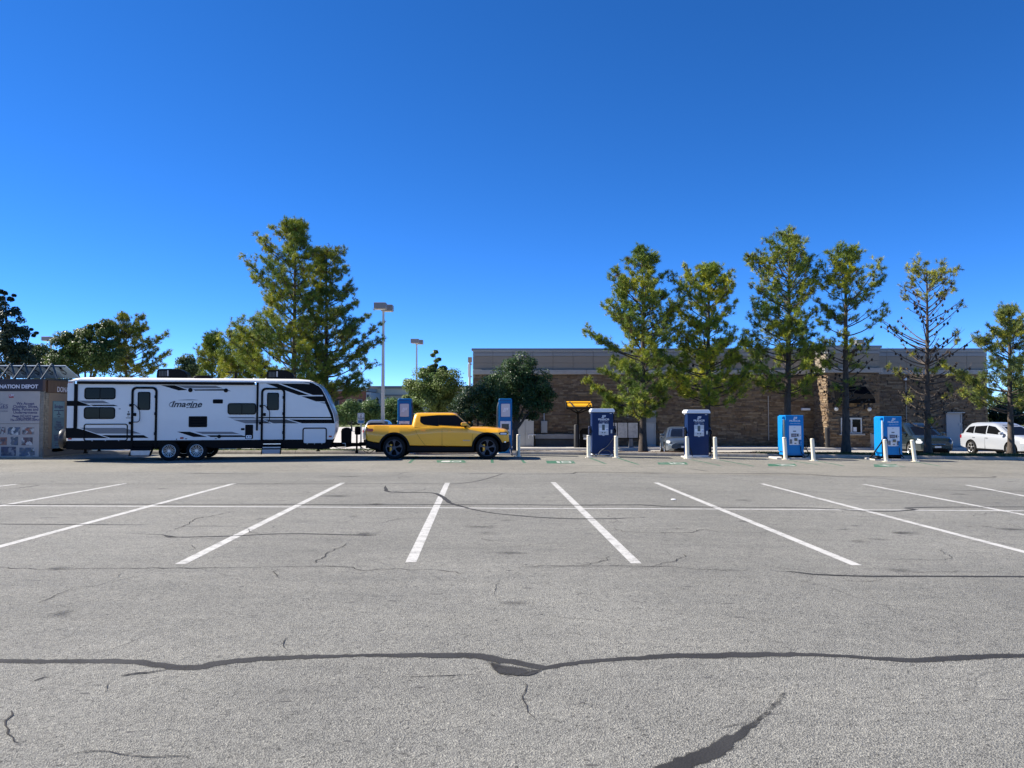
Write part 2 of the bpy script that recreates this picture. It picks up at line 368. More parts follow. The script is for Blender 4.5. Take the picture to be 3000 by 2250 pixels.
lines = [((366, 1416.6), (0, 1482)), ((685, 1416.6), (0, 1601)), ((1003.6, 1414.6), (529, 1652)), ((1310.8, 1414.6), (1203.6, 1647)),
         ((1620.7, 1413), (1864, 1650.6)), ((1921.8, 1414), (2510.4, 1656)), ((2231, 1416.6), (3000, 1616.7)), ((2530.7, 1418.7), (3000, 1508)), ((2832.5, 1421), (3000, 1453))]
for (f, n) in lines:
    a, b = gnd(*f), gnd(*n)
    if n[0] in (0, 3000):
        d = (b - a); b = a + d * ((8.75 - a.y) / d.y)
    strip('stall_line', a, b, .125, .0012, PAINT)
strip('stall_line', gnd(52, 1418), gnd(52, 1418) + Vector((-1.2, -10, 0)), .125, .0012, PAINT)
strip('row_line', gnd(-420, 1480), gnd(1500, 1489.5), .085, .0018, PAINT2)
strip('row_line', gnd(1500, 1489.5), gnd(3400, 1499), .085, .0018, PAINT2)
def ribbon(name, pts, w0, mat, h, seed=1, jit=.25, sub=.18, jag=0., taper=None):
    rnd = random.Random(seed)
    P = [Vector(gnd(*p)[:2]) for p in pts]; Q = [P[0]]
    for i in range(len(P) - 1):
        p0 = P[max(i - 1, 0)]; p1 = P[i]; p2 = P[i + 1]; p3 = P[min(i + 2, len(P) - 1)]
        n = max(2, int((p2 - p1).length / sub))
        for k in range(1, n + 1):
            t = k / n
            if jag:
                dd = (p2 - p1).normalized(); Q.append(p1.lerp(p2, t) + Vector((-dd.y, dd.x)) * jag * (rnd.uniform(-1, 1) + .8 * math.sin(k * 1.3 + i)) * (0 if k == n else 1)); continue
            Q.append(.5 * ((2 * p1) + (p2 - p0) * t + (2 * p0 - 5 * p1 + 4 * p2 - p3) * t * t + (3 * p1 - p0 - 3 * p2 + p3) * t ** 3))
    vs_ = []; cv = []; L = len(Q); ph = rnd.uniform(0, 6)
    for i, q in enumerate(Q):
        d = (Q[min(i + 1, L - 1)] - Q[max(i - 1, 0)]); d = d.normalized() if d.length > 1e-9 else Vector((1, 0)); n = Vector((-d.y, d.x))
        tp = min(1, (i + .6) / 4, (L - i - .4) / 4) * (1 if not taper else taper[0] + (taper[1] - taper[0]) * min(1, i / (L * .6)))
        q = q + n * w0 * rnd.uniform(-.3, .3) * jit * 2
        wa = w0 / 2 * tp * (1 + .35 * math.sin(i * .21 + ph) + rnd.uniform(-jit, jit)); wb = w0 / 2 * tp * (1 + .35 * math.sin(i * .17 + ph * 2) + rnd.uniform(-jit, jit))
        vs_ += [lift(q - n * wa * 1.25, h), lift(q - n * wa * .7, h), lift(q + n * wb * .7, h), lift(q + n * wb * 1.25, h)]; cv += [0., .62 * tp + .1, .62 * tp + .1, 0.]
    o = npmesh(name, np.array(vs_), np.array([(4 * i + k, 4 * i + k + 1, 4 * i + k + 5, 4 * i + k + 4) for i in range(L - 1) for k in range(3)]), mat, lot, per=4)
    o.data.attributes.new('cov', 'FLOAT', 'POINT').data.foreach_set('value', cv); return o
def lc(x0, y0, s, pts): return [(x0 + u / s, y0 + v / s) for u, v in pts]
S1 = 1.4747
A_ = lambda p: lc(0, 1340, S1, p); B_ = lambda p: lc(1500, 1300, S1, p); C_ = lambda p: lc(0, 1700, S1, p); D_ = lambda p: lc(1500, 1700, S1, p)
main = C_([(-2200, 352), (-1300, 346), (-500, 350), (0, 348), (200, 348), (480, 352), (620, 360), (740, 377), (850, 377), (950, 358), (1100, 342), (1300, 330), (1700, 326), (2060, 328), (2150, 345)]) + \
    D_([(60, 362), (140, 380), (250, 360), (480, 340), (700, 327), (900, 325), (1300, 322), (1500, 332), (1750, 343), (2000, 333), (2212, 330), (2800, 328), (3600, 332), (4600, 326)])
ribbon('sealed_crack', main, .098, SEAL, .0022, 2, .16, .05)
ribbon('sealed_crack', C_([(2080, 336), (2130, 365), (2170, 395)]) + D_([(0, 404), (60, 405), (120, 392), (160, 380)]), .07, SEAL, .0044, 3, .2, .1)
ribbon('sealed_crack', D_([(1195, 462), (1150, 530), (1080, 590), (1000, 650), (900, 715), (800, 770), (640, 830), (420, 930)]), .085, SEAL, .0022, 4, .2, .04, 0., (.25, 1.15))
ribbon('sealed_crack', C_([(2110, 345), (2150, 372), (2185, 392)]) + D_([(20, 398), (70, 392), (120, 384)]), .15, SEAL, .0050, 33, .3, .05)
ribbon('sealed_crack', C_([(760, 380), (690, 392), (600, 402), (520, 415), (480, 422)]), .045, SEAL, .0044, 5)
ribbon('sealed_crack', C_([(125, 442), (160, 432), (190, 420), (250, 417)]), .035, SEAL, .0022, 6, .4, .08)
ribbon('sealed_crack', C_([(1640, 421), (1850, 415), (2000, 409), (2130, 403)]), .022, SEAL, .0022, 7)
for i, (pts, w_) in enumerate([
    (A_([(-300, 203), (0, 203), (600, 203), (1300, 203), (1560, 205), (2212, 205)]) + B_([(250, 266), (550, 264), (650, 270), (880, 274), (1300, 278), (1500, 290), (1650, 292), (1745, 284), (1700, 279), (1780, 275), (2212, 273), (2600, 273)]), .085),
    (A_([(-100, 287), (0, 288), (300, 290), (700, 292)]), .06), (A_([(510, 328), (700, 335), (760, 345), (1000, 340), (1250, 330), (1600, 337), (1700, 330)]), .05),
    (A_([(1665, 120), (1670, 137), (1690, 150), (1860, 153), (1910, 170), (1940, 195), (2000, 215), (2100, 237), (2212, 250)]) + B_([(150, 320), (350, 325), (480, 322), (590, 316)]), .085),
    (A_([(2175, 69), (2150, 78), (2060, 103), (1950, 115), (1800, 114), (900, 115), (0, 115)]), .05),
    (A_([(1945, 70), (2160, 70)]) + B_([(-30, 131), (60, 131), (250, 130), (310, 123), (640, 127), (1000, 129), (1250, 131), (1400, 140), (1600, 143), (2080, 145), (1990, 135)]), .07),
    (B_([(1250, 133), (1400, 143), (1580, 149), (1720, 165)]), .05), (B_([(1720, 190), (1850, 200), (2212, 205), (2500, 207)]), .05),
    (B_([(250, 91), (370, 95), (500, 97), (600, 98), (720, 103), (800, 112), (870, 125)]), .05), (A_([(-40, 143), (60, 135), (170, 120), (60, 122)]), .06),
    (B_([(1040, 550), (1200, 553), (1300, 565), (1500, 573), (1800, 574), (2212, 575), (2600, 577)]), .06), (A_([(1560, 203), (1620, 203), (1690, 203)]), .28),
    (A_([(700, 335), (740, 345), (765, 347)]), .15), (A_([(740, 70), (900, 70), (1140, 71)]), .05), (B_([(0, 171), (110, 170)]), .04)]):
    ribbon('sealed_crack', pts, w_, SEAL, .0026 + .0001 * i, 20 + i, .18)
for i, pts in enumerate([
    D_([(30, 425), (65, 455), (45, 520), (70, 570), (100, 600), (85, 630)]), C_([(490, 0), (420, 25), (320, 32), (270, 55), (160, 100), (130, 112)]),
    C_([(0, 585), (50, 565), (20, 630), (55, 680), (90, 710), (70, 735)]), C_([(105, 811), (140, 770), (110, 755)]), C_([(475, 420), (465, 455), (440, 510)]),
    C_([(1262, 325), (1225, 290), (1225, 265), (1252, 230)]), A_([(-200, 478), (0, 478), (250, 485), (450, 480), (700, 480), (1000, 477), (1200, 475), (1400, 470), (1520, 475), (1570, 490), (1650, 482), (1900, 488), (2050, 510)]),
    B_([(0, 540), (120, 528), (450, 528), (700, 532), (780, 542), (1000, 548), (1060, 550)]), A_([(1040, 228), (960, 245), (850, 265), (790, 300), (740, 315), (700, 335)]),
    A_([(1525, 362), (1480, 385), (1420, 410), (1390, 440), (1340, 465)]), B_([(430, 360), (480, 380), (600, 385), (770, 385), (830, 370), (900, 385), (1130, 385)]), A_([(520, 495), (515, 510), (470, 531)]),
    A_([(1200, 475), (1185, 500), (1215, 531)]), C_([(140, 775), (300, 760), (390, 740), (470, 742), (620, 765), (800, 762), (860, 790)]), D_([(1100, 600), (1010, 620), (900, 640), (780, 650)]),
    A_([(1240, 290), (1180, 300), (1150, 312)]), A_([(1860, 133), (1780, 150), (1650, 162)]), B_([(2130, 345), (2212, 368)]), A_([(1630, 290), (1700, 270), (1780, 258)]),
    C_([(2160, 0), (2140, 40), (2135, 70)]), C_([(1830, 760), (1820, 790), (1790, 811)]), D_([(80, 283), (130, 288), (150, 305)]), B_([(1350, 590), (1400, 575)]), A_([(2050, 345), (2130, 360), (2212, 350)])]):
    wd = .009 if pts[0][1] > 1690 else .014
    ribbon('crack', pts, wd * .95, HAIR, .0046 + .00003 * i, 60 + i, .55, .06, .009 if pts[0][1] > 1690 else .02)
# random hairline cracks and old oil drips
rnd = random.Random(77)
for i in range(34):
    y = rnd.uniform(8, 27) ** 1.0; x = rnd.uniform(-.68, .68) * y; a_ = rnd.choice((0, 0, 1.3, 1.9)) + rnd.uniform(-.5, .5); pts = []
    for k in range(rnd.randint(5, 12)):
        px_ = CX + F * x / y; py_ = 1210 + (CAMZ - gz(x)) * F / y; pts.append((px_, py_)); st_ = rnd.uniform(.10, .28); a_ += rnd.uniform(-.7, .7); x += st_ * math.cos(a_); y += st_ * math.sin(a_) * .8
    ribbon('hairline_crack', pts, .004 + .0005 * y, HAIR, .0054 + .00002 * i, 300 + i, .5, .06, .025)
for i in range(60):
    y = rnd.uniform(6, 27); x = rnd.uniform(-.68, .68) * y
    if i < 34: y = rnd.choice((rnd.uniform(10.5, 13), rnd.uniform(15, 17.5))); x = -15.3 + 2.53 * rnd.randint(0, 12) + rnd.uniform(-.35, .35)
    r_ = rnd.uniform(.06, .34); e_ = rnd.uniform(.6, 1.9); vs_ = [lift((x, y), .0005 + .00001 * i)]; cv = [rnd.uniform(.55, .95)]; K_ = 18
    for k in range(K_):
        a = 2 * math.pi * k / K_; w_ = rnd.uniform(.75, 1.25); vs_.append(lift((x + r_ * e_ * w_ * math.cos(a), y + r_ * w_ * math.sin(a)), .0005 + .00001 * i)); cv.append(0.)
    o = npmesh('oil_stain', np.array(vs_), np.array([(0, 1 + k, 1 + (k + 1) % K_) for k in range(K_)]), STAIN, lot); o.data.attributes.new('cov', 'FLOAT', 'POINT').data.foreach_set('value', cv)
# small dark scars where stones have come out
rnd = random.Random(11); mb = MB()
for i in range(420):
    y = rnd.uniform(3.2, 24) ; x = rnd.uniform(-.72, .72) * y; s_ = rnd.uniform(.003, .009) * (1 + y * .13); e_ = rnd.uniform(1, 4)
    vs_ = [lift((x + s_ * e_ * math.cos(a) * rnd.uniform(.6, 1.2), y + s_ * math.sin(a) * rnd.uniform(.6, 1.2)), .0004) for a in np.linspace(0, 5.5, 7)]
    mb.add(vs_, [list(range(7))])
mb.build('pitted_spots', CRACK, lot, kind='stuff')
# green charging bay markings
E5 = lambda u, v: (1350 + u / 4.254, 980 + v / 4.254); E4 = lambda u, v: (980 + u / 4.096, 1120 + v / 4.096)
E6 = lambda u, v: (1700 + u / 4.254, 1000 + v / 4.254); E7 = lambda u, v: (2160 + u / 4.254, 980 + v / 4.254); E8 = lambda u, v: (2500 + u / 4.254, 980 + v / 4.254)
for a, b in ((E5(1610, 1538), E5(1805, 1612)), (E5(1955, 1538), E5(2215, 1622)), (E6(1385, 1474), E6(1745, 1550)), (E6(1730, 1478), E6(2165, 1556)), (E7(640, 1568), E7(1010, 1625)), (E7(990, 1575), E7(1330, 1640)),
             (E8(760, 1585), E8(1080, 1640)), (E8(300, 1600), E8(640, 1650)), (E4(590, 888), E4(560, 908)), (E4(985, 885), E4(900, 968)), (E4(1890, 925), E4(1895, 968)), (E5(765, 1565), E5(800, 1602))):
    strip('bay_line', gnd(*a), gnd(*b), .10, .0016, GREENP)
for (u0, v0), (u1, v1) in ((E4(1222, 936), E4(1580, 964)), (E5(1062, 1574), E5(1430, 1608)), (E6(960, 1508), E6(1345, 1536)), (E7(375, 1612), E7(745, 1642)), (E8(250, 1618), E8(560, 1650))):
    q = [gnd(u0, v0), gnd(u1 - 6, v0), gnd(u1, v1), gnd(u0 + 3, v1)]
    q = [Vector(p) for p in q]
    MB().add([lift(p, .0022) for p in q], [(0, 1, 2, 3)]).build('bay_stencil', GREENP, lot)
    c = sum(q, Vector()) / 4
    wd = (q[1] - q[0]).length; dp = abs(q[0].y - q[3].y)
    MB().prism(rrect(c.x - wd * .34, c.y - dp * .28, c.x - wd * .02, c.y + dp * .28, .12), gz(c.x) + .0030, gz(c.x) + .0034, 'z').build('stencil_car_symbol', PAINT, lot)
    MB().ring(rrect(c.x + wd * .03, c.y - dp * .3, c.x + wd * .36, c.y + dp * .3, .2), rrect(c.x + wd * .08, c.y - dp * .17, c.x + wd * .31, c.y + dp * .17, .15), gz(c.x) + .0030, gz(c.x) + .0034, 'z').build('stencil_plug_symbol', PAINT, lot)
p = gnd(1973, 1465)
tag(MB().lathe([(.001, 0), (.05, .002), (.052, .012), (.03, .02), (.001, .022)], (p.x, p.y, p.z + .004), 'z', 12).build('paper_lid', M('litter_white', (.8, .8, .78), .6), smooth=40), 'small white flattened paper lid lying on the asphalt between stall lines', 'litter')
# ------------------------------------------------------------------ wheels shared by trailer, truck and cars
def wheel(parent, x, y, z, r, rim_r, wd, side, rim_mat, spokes=8, style=0, back=MATTE):
    """axis along local y; side = -1 faces the camera side"""
    wh = bpy.data.objects.new('wheel', None); link(wh, parent); wh.location = (x, y, z)
    h = wd / 2; s = side
    MB().lathe([(rim_r, s * h * .55), (rim_r * 1.02, s * h * .9), (rim_r + (r - rim_r) * .5, s * h * 1.02), (r * .95, s * h * .9), (r * .99, s * h * .6), (r, s * h * .3), (r, -s * h * .3), (r * .95, -s * h * .9), (rim_r, -s * h * .8), (rim_r, s * h * .55)], (0, 0, 0), 'y', 32).build('tyre', RUBBER, wh, smooth=40)
    rm = MB()
    rm.lathe([(rim_r * .97, s * h * .86), (rim_r * 1.015, s * h * .95), (rim_r * .985, s * h * .97), (rim_r * .90, s * h * .8), (rim_r * .89, s * h * .3), (rim_r * .97, s * h * .3), (rim_r * .97, s * h * .86)], (0, 0, 0), 'y', 32)
    rm.lathe([(.001, s * h * .78), (rim_r * .2, s * h * .78), (rim_r * .24, s * h * .7), (rim_r * .24, s * h * .4)], (0, 0, 0), 'y', 16)
    for k in range(spokes):
        a = 2 * math.pi * k / spokes + .3
        def pt(rr, da, yy): return (rr * math.cos(a + da), s * h * yy, rr * math.sin(a + da))
        if style == 0:      # forked spokes
            for sg in (-1, 1):
                rm.loft([[pt(rim_r * .2, sg * .10 - .10, .74), pt(rim_r * .2, sg * .10 + .10, .74), pt(rim_r * .2, sg * .10 + .10, .5), pt(rim_r * .2, sg * .10 - .10, .5)],
                         [pt(rim_r * .92, sg * .16 - .035, .86), pt(rim_r * .92, sg * .16 + .035, .86), pt(rim_r * .92, sg * .16 + .035, .55), pt(rim_r * .92, sg * .16 - .035, .55)]])
        else:               # broad spokes that widen to the rim
            rm.loft([[pt(rim_r * .2, -.3, .74), pt(rim_r * .2, .3, .74), pt(rim_r * .2, .3, .5), pt(rim_r * .2, -.3, .5)],
                     [pt(rim_r * .6, -.13, .86), pt(rim_r * .6, .13, .86), pt(rim_r * .6, .13, .55), pt(rim_r * .6, -.13, .55)],
                     [pt(rim_r * .93, -.26, .9), pt(rim_r * .93, .26, .9), pt(rim_r * .93, .26, .6), pt(rim_r * .93, -.26, .6)]])
    rm.build('rim', rim_mat, wh, smooth=30)
    MB().lathe([(.001, s * h * .25), (rim_r * .9, s * h * .25), (rim_r * .9, s * h * .1)], (0, 0, 0), 'y', 24).build('wheel_back', back, wh)
    return wh

# ------------------------------------------------------------------ travel trailer
PHI = R(10.8)
TEX = Vector((math.cos(PHI), math.sin(PHI), 0)); TEY = Vector((-math.sin(PHI), math.cos(PHI), 0))
TO = at(195.5, 1250, 26.8); TO.z = 0
trl = thing('travel_trailer', 'long white travel trailer with black and grey stripes hitched behind the yellow pickup', 'trailer', TO, PHI)
def tl(px, py):
    d = ray(px, py); t = TO.dot(TEY) / d.dot(TEY); P = d * t
    return ((P - TO).dot(TEX), CAMZ + d.z * t)
T2 = lambda u, v: tl(180 + u / 5.027, 1040 + v / 5.027)
T3 = lambda u, v: tl(580 + u / 5.027, 1040 + v / 5.027)
TW = 2.44
def pp(mode, pts): return [mode(*p) for p in pts]
ZT = T2(600, 385)[1]; ZS = T3(1400, 1243)[1]; ZB = T2(600, 1385)[1]
front = pp(T3, [(1560, 388), (1640, 392), (1705, 408), (1770, 446), (1822, 500), (1880, 600), (1940, 740), (1990, 860), (2015, 980), (2022, 1060), (2012, 1150), (1988, 1243)])
low = pp(T3, [(1985, 1250), (1950, 1335), (1925, 1388)])
def bulge(y, z):
    m = max(0, min(1, (z - .75) / .3)) * max(0, min(1, (ZT + .12 - z) / .35 + .25))
    return .085 * math.sqrt(max(0, 1 - (2 * y / TW - 1) ** 2)) * m
# body
ys = [0, .02, .12, .35, .7, TW / 2, TW - .7, TW - .35, TW - .12, TW - .02, TW]
secs = []
for y in ys:
    ins = .02 if y in (0, TW) else 0
    secs.append([(0 + ins, y, ZS), (0, y, 1.2), (0, y, ZT - .12), (.03, y, ZT - .02), (.10, y, ZT)] + [(x + bulge(y, z), y, z) for x, z in front])
MB().loft(secs).build('body_shell', WHITE, trl, smooth=40)
# roof with rounded edges
rp = []
for y, dz in [(0.004, .0), (.02, .045), (.06, .085), (.14, .118), (.35, .14), (TW / 2, .16), (TW - .35, .14), (TW - .14, .118), (TW - .06, .085), (TW - .02, .045), (TW - .004, 0)]:
    xr = .06 + .10 * dz / .16; fx = front[0][0]
    xf = fx + .02
    rp.append([(xr - .05, y, ZT + .004), (xr + .10, y, ZT + .004 + dz * .8), (xr + .3, y, ZT + .004 + dz), (xf - .3, y, ZT + .004 + dz), (xf + .15, y, ZT + .004 + dz * .75), (xf + .42 + bulge(y, ZT - .1) * .8, y, ZT - .03 + dz * .12)])
MB().loft(rp).build('roof', ROOFW, trl, smooth=60)
# front cap moulding (bright outer rim of the nose)
fm = []
for y in (0.03, .12, .35, .7, TW / 2, TW - .7, TW - .35, TW - .12, TW - .03):
    fm.append([(x + bulge(y, z) + .028, y, z + .016) for x, z in front[1:9]])
n = len(fm[0]); vs_ = [p for q in fm for p in q] + [(p[0] - .03, p[1], p[2] - .02) for q in fm for p in q]; k = len(fm); o2 = n * k
fs_ = [(i * n + j, i * n + j + 1, (i + 1) * n + j + 1, (i + 1) * n + j) for i in range(k - 1) for j in range(n - 1)]
fs_ += [tuple(a + o2 for a in f) for f in fs_] + [(j, j + 1, o2 + j + 1, o2 + j) for j in range(n - 1)] + [((k - 1) * n + j, (k - 1) * n + j + 1, o2 + (k - 1) * n + j + 1, o2 + (k - 1) * n + j) for j in range(n - 1)]
fs_ += [(i * n, (i + 1) * n, o2 + (i + 1) * n, o2 + i * n) for i in range(k - 1)] + [(i * n + n - 1, (i + 1) * n + n - 1, o2 + (i + 1) * n + n - 1, o2 + i * n + n - 1) for i in range(k - 1)]
MB().add(vs_, fs_).build('front_cap', M('front_cap_silver', (.20, .22, .24), .35, coat=.3), trl, smooth=40)
# skirt with wheel openings
wx = [T2(1578, 1460)[0], T2(1985, 1455)[0]]; wr = .355; wz = wr - .005
XF = low[0][0]
sk = [(0, ZS - .002), (XF, ZS - .002)] + low[1:] + [(wx[1] + .62, ZB)]
for a in np.linspace(0, math.pi, 13)[1:-1]:
    sk.append((sum(wx) / 2 + (.82) * math.cos(a), ZB - .02 + .26 * math.sin(a)))
sk += [(wx[0] - .62, ZB), (0.02, ZB)]
MB().prism(sk, .004, .05).build('skirt', BLACK, trl)
MB().prism(sk, TW - .05, TW - .004).build('skirt', BLACK, trl)
MB().box(.1, XF - .15, .35, TW - .35, ZB + .05, ZS - .01).build('underbody', MATTE, trl)
MB().box(-.012, .03, .004, TW - .004, ZB, ZS - .004).build('rear_skirt', BLACK, trl)
fr = MB()
for y in (.45, TW - .55): fr.box(.05, XF - .05, y, y + .08, ZB - .04, ZB + .1)
fr.box(-.14, -.04, .1, TW - .1, ZB + .02, ZB + .12).box(-.05, .3, .5, .58, ZB, ZB + .1).box(-.05, .3, TW - .58, TW - .5, ZB, ZB + .1)
fr.build('chassis', MATTE, trl)
for x in wx:
    for y, sd_ in ((.12, -1), (TW - .12, 1)):
        wheel(trl, x, y, wz, wr, .225, .2, sd_, M('white_alloy', (.62, .63, .63), .3, metal=.6), 9, 0)
ax = MB()
for x in wx: ax.tube([(x, .1, wz), (x, TW - .1, wz)], .05)
ax.build('axle', MATTE, trl)
# spare tyre on the rear bumper
sp = MB(); sp.lathe([(.2, -.09), (.34, -.08), (.36, -.03), (.36, .03), (.34, .08), (.2, .09)], (-.26, .55, ZB + .34), 'x', 28)
sp.build('spare_tyre', M('spare_cover', (.03, .03, .032), .4), trl, smooth=40)
MB().box(-.2, -.1, .3, .8, ZB + .05, ZB + .12).build('spare_bracket', MATTE, trl)
_lay = [0]
def decal(poly, mat, off=.003, name='stripe', parent=trl):
    _lay[0] += 1
    return MB().prism(poly, -off - .0002 * (_lay[0] % 5), .002).build(name, mat, parent)
def rr2(Tm, u0, v0, u1, v1, r): a = Tm(u0, v0); b = Tm(u1, v1); return rrect(a[0], b[1], b[0], a[1], r)
# black corner, bands and stripes
decal(pp(T2, [(78, 675), (232, 675), (262, 683), (440, 750), (78, 750)]), BLACK)
decal(pp(T2, [(255, 673), (615, 673), (715, 713), (360, 713)]), GREY, .004)
decal(pp(T2, [(420, 732), (770, 732), (835, 752), (470, 752)]), BLACK, .0035)
decal(pp(T2, [(62, 1075), (215, 1075), (330, 1105), (690, 1225), (62, 1225)]), BLACK)
decal(pp(T2, [(270, 1073), (930, 1073), (1170, 1158), (520, 1158)]), GREY, .004)
decal(pp(T2, [(590, 1180), (1210, 1180), (1285, 1222), (720, 1222)]), BLACK, .0035)
decal(pp(T2, [(1465, 445), (1670, 445), (1860, 515), (1725, 522)]), BLACK)
decal([T2(1690, 447), T3(265, 455), T3(375, 492), T2(1830, 490)], GREY)
decal([T2(1935, 507), T3(400, 503), T3(490, 533), T3(380, 525), T2(1970, 525)], BLACK)
decal(pp(T2, [(1700, 1130), (1890, 1130), (2150, 1207), (1945, 1207)]), BLACK)
decal([T2(1965, 1130), T3(500, 1130), T3(622, 1165), T2(2080, 1165)], GREY)
decal(pp(T3, [(130, 1182), (640, 1182), (700, 1195), (700, 1208), (190, 1208)]), BLACK)
decal(pp(T3, [(430, 913), (815, 913), (870, 935), (500, 935)]), GREY)
decal(pp(T3, [(510, 952), (950, 952), (1080, 1008), (700, 1008)]), GREY)
decal(pp(T3, [(890, 913), (1972, 913), (1978, 932), (890, 932)]), BLACK)
decal(pp(T3, [(965, 950), (1300, 950), (1490, 1006), (1112, 1006)]), TEALG)
decal(pp(T3, [(1340, 950), (2000, 950), (2010, 1006), (1535, 1006)]), BLACK)
decal(pp(T3, [(985, 414), (1150, 414), (1640, 592), (1482, 592)]), BLACK, .0035)
decal(pp(T3, [(1195, 414), (1560, 400), (1640, 402), (1695, 416), (1755, 450), (1800, 500), (1838, 590), (1695, 590)]), BLACK)
decal(pp(T3, [(1522, 608), (1846, 608), (1880, 684), (1740, 684)]), BLACK)
decal(pp(T3, [(1785, 698), (1885, 698), (1896, 724)]), GREY)
fe = pp(T3, [(1755, 450), (1775, 458), (1822, 508), (1876, 604), (1936, 744), (1984, 862), (2010, 985), (2012, 1006), (1985, 1006), (1950, 880), (1880, 720), (1838, 590), (1800, 500)])
decal(fe, BLACK, .005, 'nose_trim')
# corner trim and awning
MB().prism(rr2(T2, 195, 388, 231, 1076, .01), -.05, .004).build('awning_arm', BLACK, trl, bevel=.012)
MB().prism([T3(866, 408), T3(897, 408), T3(882, 1112), T3(856, 1112)], -.05, .004).build('awning_arm', BLACK, trl, bevel=.01)
a0 = T2(245, 408); a1 = T3(842, 420)
MB().prism(rrect(-.115, a0[1] - .045, -.002, a0[1] + .055, .045), a0[0], a1[0], 'x').build('awning_roller', BLACK, trl, smooth=40)
for x in (a0[0] - .03, a1[0] + .03): MB().box(x - .03, x + .03, -.12, .0, a0[1] - .05, a0[1] + .06).build('awning_bracket', CHROME, trl, bevel=.01)
MB().prism([(0.02, ZT - .045), (front[0][0], ZT - .045), (front[0][0] + .2, ZT - .06), (front[0][0] + .2, ZT - .02), (front[0][0], ZT + .006), (.02, ZT + .006)], -.02, .01).build('gutter_rail', M('cream_trim', (.55, .52, .46), .4), trl)
MB().box(.03, .16, -.008, .002, ZT - .07, ZT - .01).build('marker_light', REDL, trl)
def window(name, Tm, u0, v0, u1, v1, r=.1, slider=True, parent=trl, off=0.):
    po = rr2(Tm, u0, v0, u1, v1, r); a = Tm(u0, v0); b = Tm(u1, v1)
    pi = rrect(a[0] + .035, b[1] + .035, b[0] - .035, a[1] - .035, r - .03)
    w = MB().ring(po, pi, -.018 - off, .004).build(name, BLACK, parent, bevel=.004)
    MB().prism(rrect(a[0] + .03, b[1] + .03, b[0] - .03, a[1] - .03, r - .03), -.009 - off, -.004).build('pane', GLASS, w)
    if slider:
        mx = (a[0] + b[0]) / 2; MB().box(mx - .011, mx + .011, -.014 - off, -.006, b[1] + .03, a[1] - .03).build('mullion', BLACK, w)
    return w
window('window', T2, 340, 478, 797, 655); window('window', T2, 332, 767, 790, 943); window('window', T3, 437, 708, 855, 878)
MB().box(*[x for x in (T3(675, 0)[0], T3(800, 0)[0])], -.0075, -.0065, T3(0, 850)[1], T3(0, 765)[1]).build('window_blind', M('blind', (.05, .065, .065), .6), trl)
def vent(Tm, u0, v0, u1, v1, n, name='vent'):
    a = Tm(u0, v0); b = Tm(u1, v1)
    w = MB().prism(rrect(a[0], b[1], b[0], a[1], .03), -.014, .004).build(name, BLACK, trl, bevel=.004)
    for i in range(n):
        z = b[1] + (a[1] - b[1]) * (i + .6) / (n + .2)
        MB().add([(a[0] + .04, -.014, z), (b[0] - .04, -.014, z), (b[0] - .04, -.028, z - .02), (a[0] + .04, -.028, z - .02), (a[0] + .04, -.014, z - .026), (b[0] - .04, -.014, z - .026)], [(0, 1, 2, 3), (3, 2, 5, 4), (0, 3, 4), (1, 5, 2)]).build('slat', BLACK, w)
vent(T2, 1875, 902, 2145, 1063, 4, 'furnace_vent'); vent(T3, 220, 653, 367, 715, 1, 'range_vent'); vent(T3, 633, 1077, 687, 1108, 1, 'outlet_cover')
vent(T3, 697, 1026, 810, 1236, 0, 'service_panel'); decal(rr2(T3, 708, 1182, 790, 1229, .02), WPANEL, .018, 'socket_cover')
for u in (732, 768): decal(circ(*T3(u, 1205), .022, 12), BLACK, .021, 'socket')
for Tm, u, v, r in ((T2, 1900, 517, .075), (T3, 412, 522, .072), (T3, 312, 1200, .066)):
    c = Tm(u, v); MB().lathe([(.001, -.03), (r * .6, -.032), (r, -.02), (r, .004)], (c[0], 0, c[1]), 'y', 20).build('speaker', BLACK, trl, smooth=40)
for Tm, q in ((T2, (100, 1222, 152, 1245)), (T2, (1748, 1210, 1800, 1236)), (T3, (1926, 1188, 1972, 1211))):
    MB().prism(rr2(Tm, *q, .02), -.02, .003).build('marker_light', REDL, trl, bevel=.006)
def ringframe(Tm, u0, v0, u1, v1, r, th, name, mat=BLACK, prot=.022):
    a = Tm(u0, v0); b = Tm(u1, v1)
    return MB().ring(rrect(a[0], b[1], b[0], a[1], r, 6), rrect(a[0] + th, b[1] + th, b[0] - th, a[1] - th, r - th, 6), -prot, .003).build(name, mat, trl, bevel=.004)
for Tm, q in ((T2, (330, 1013, 975, 1266)), (T3, (1540, 1070, 1897, 1312))):
    ringframe(Tm, *q, .09, .035 if Tm is T2 else .042, 'storage_door_frame')
    a = Tm(q[0], q[1]); b = Tm(q[2], q[3])
    if Tm is T3: decal(rrect(a[0] + .04, b[1] + .02, b[0] - .04, a[1] - .04, .06), WHITE, .006, 'storage_door')
    for f in (.2, .5, .8): MB().box(a[0] + (b[0] - a[0]) * f - .02, a[0] + (b[0] - a[0]) * f + .02, -.03, 0, b[1] + .005, b[1] + .03).build('hinge', STEEL, trl)
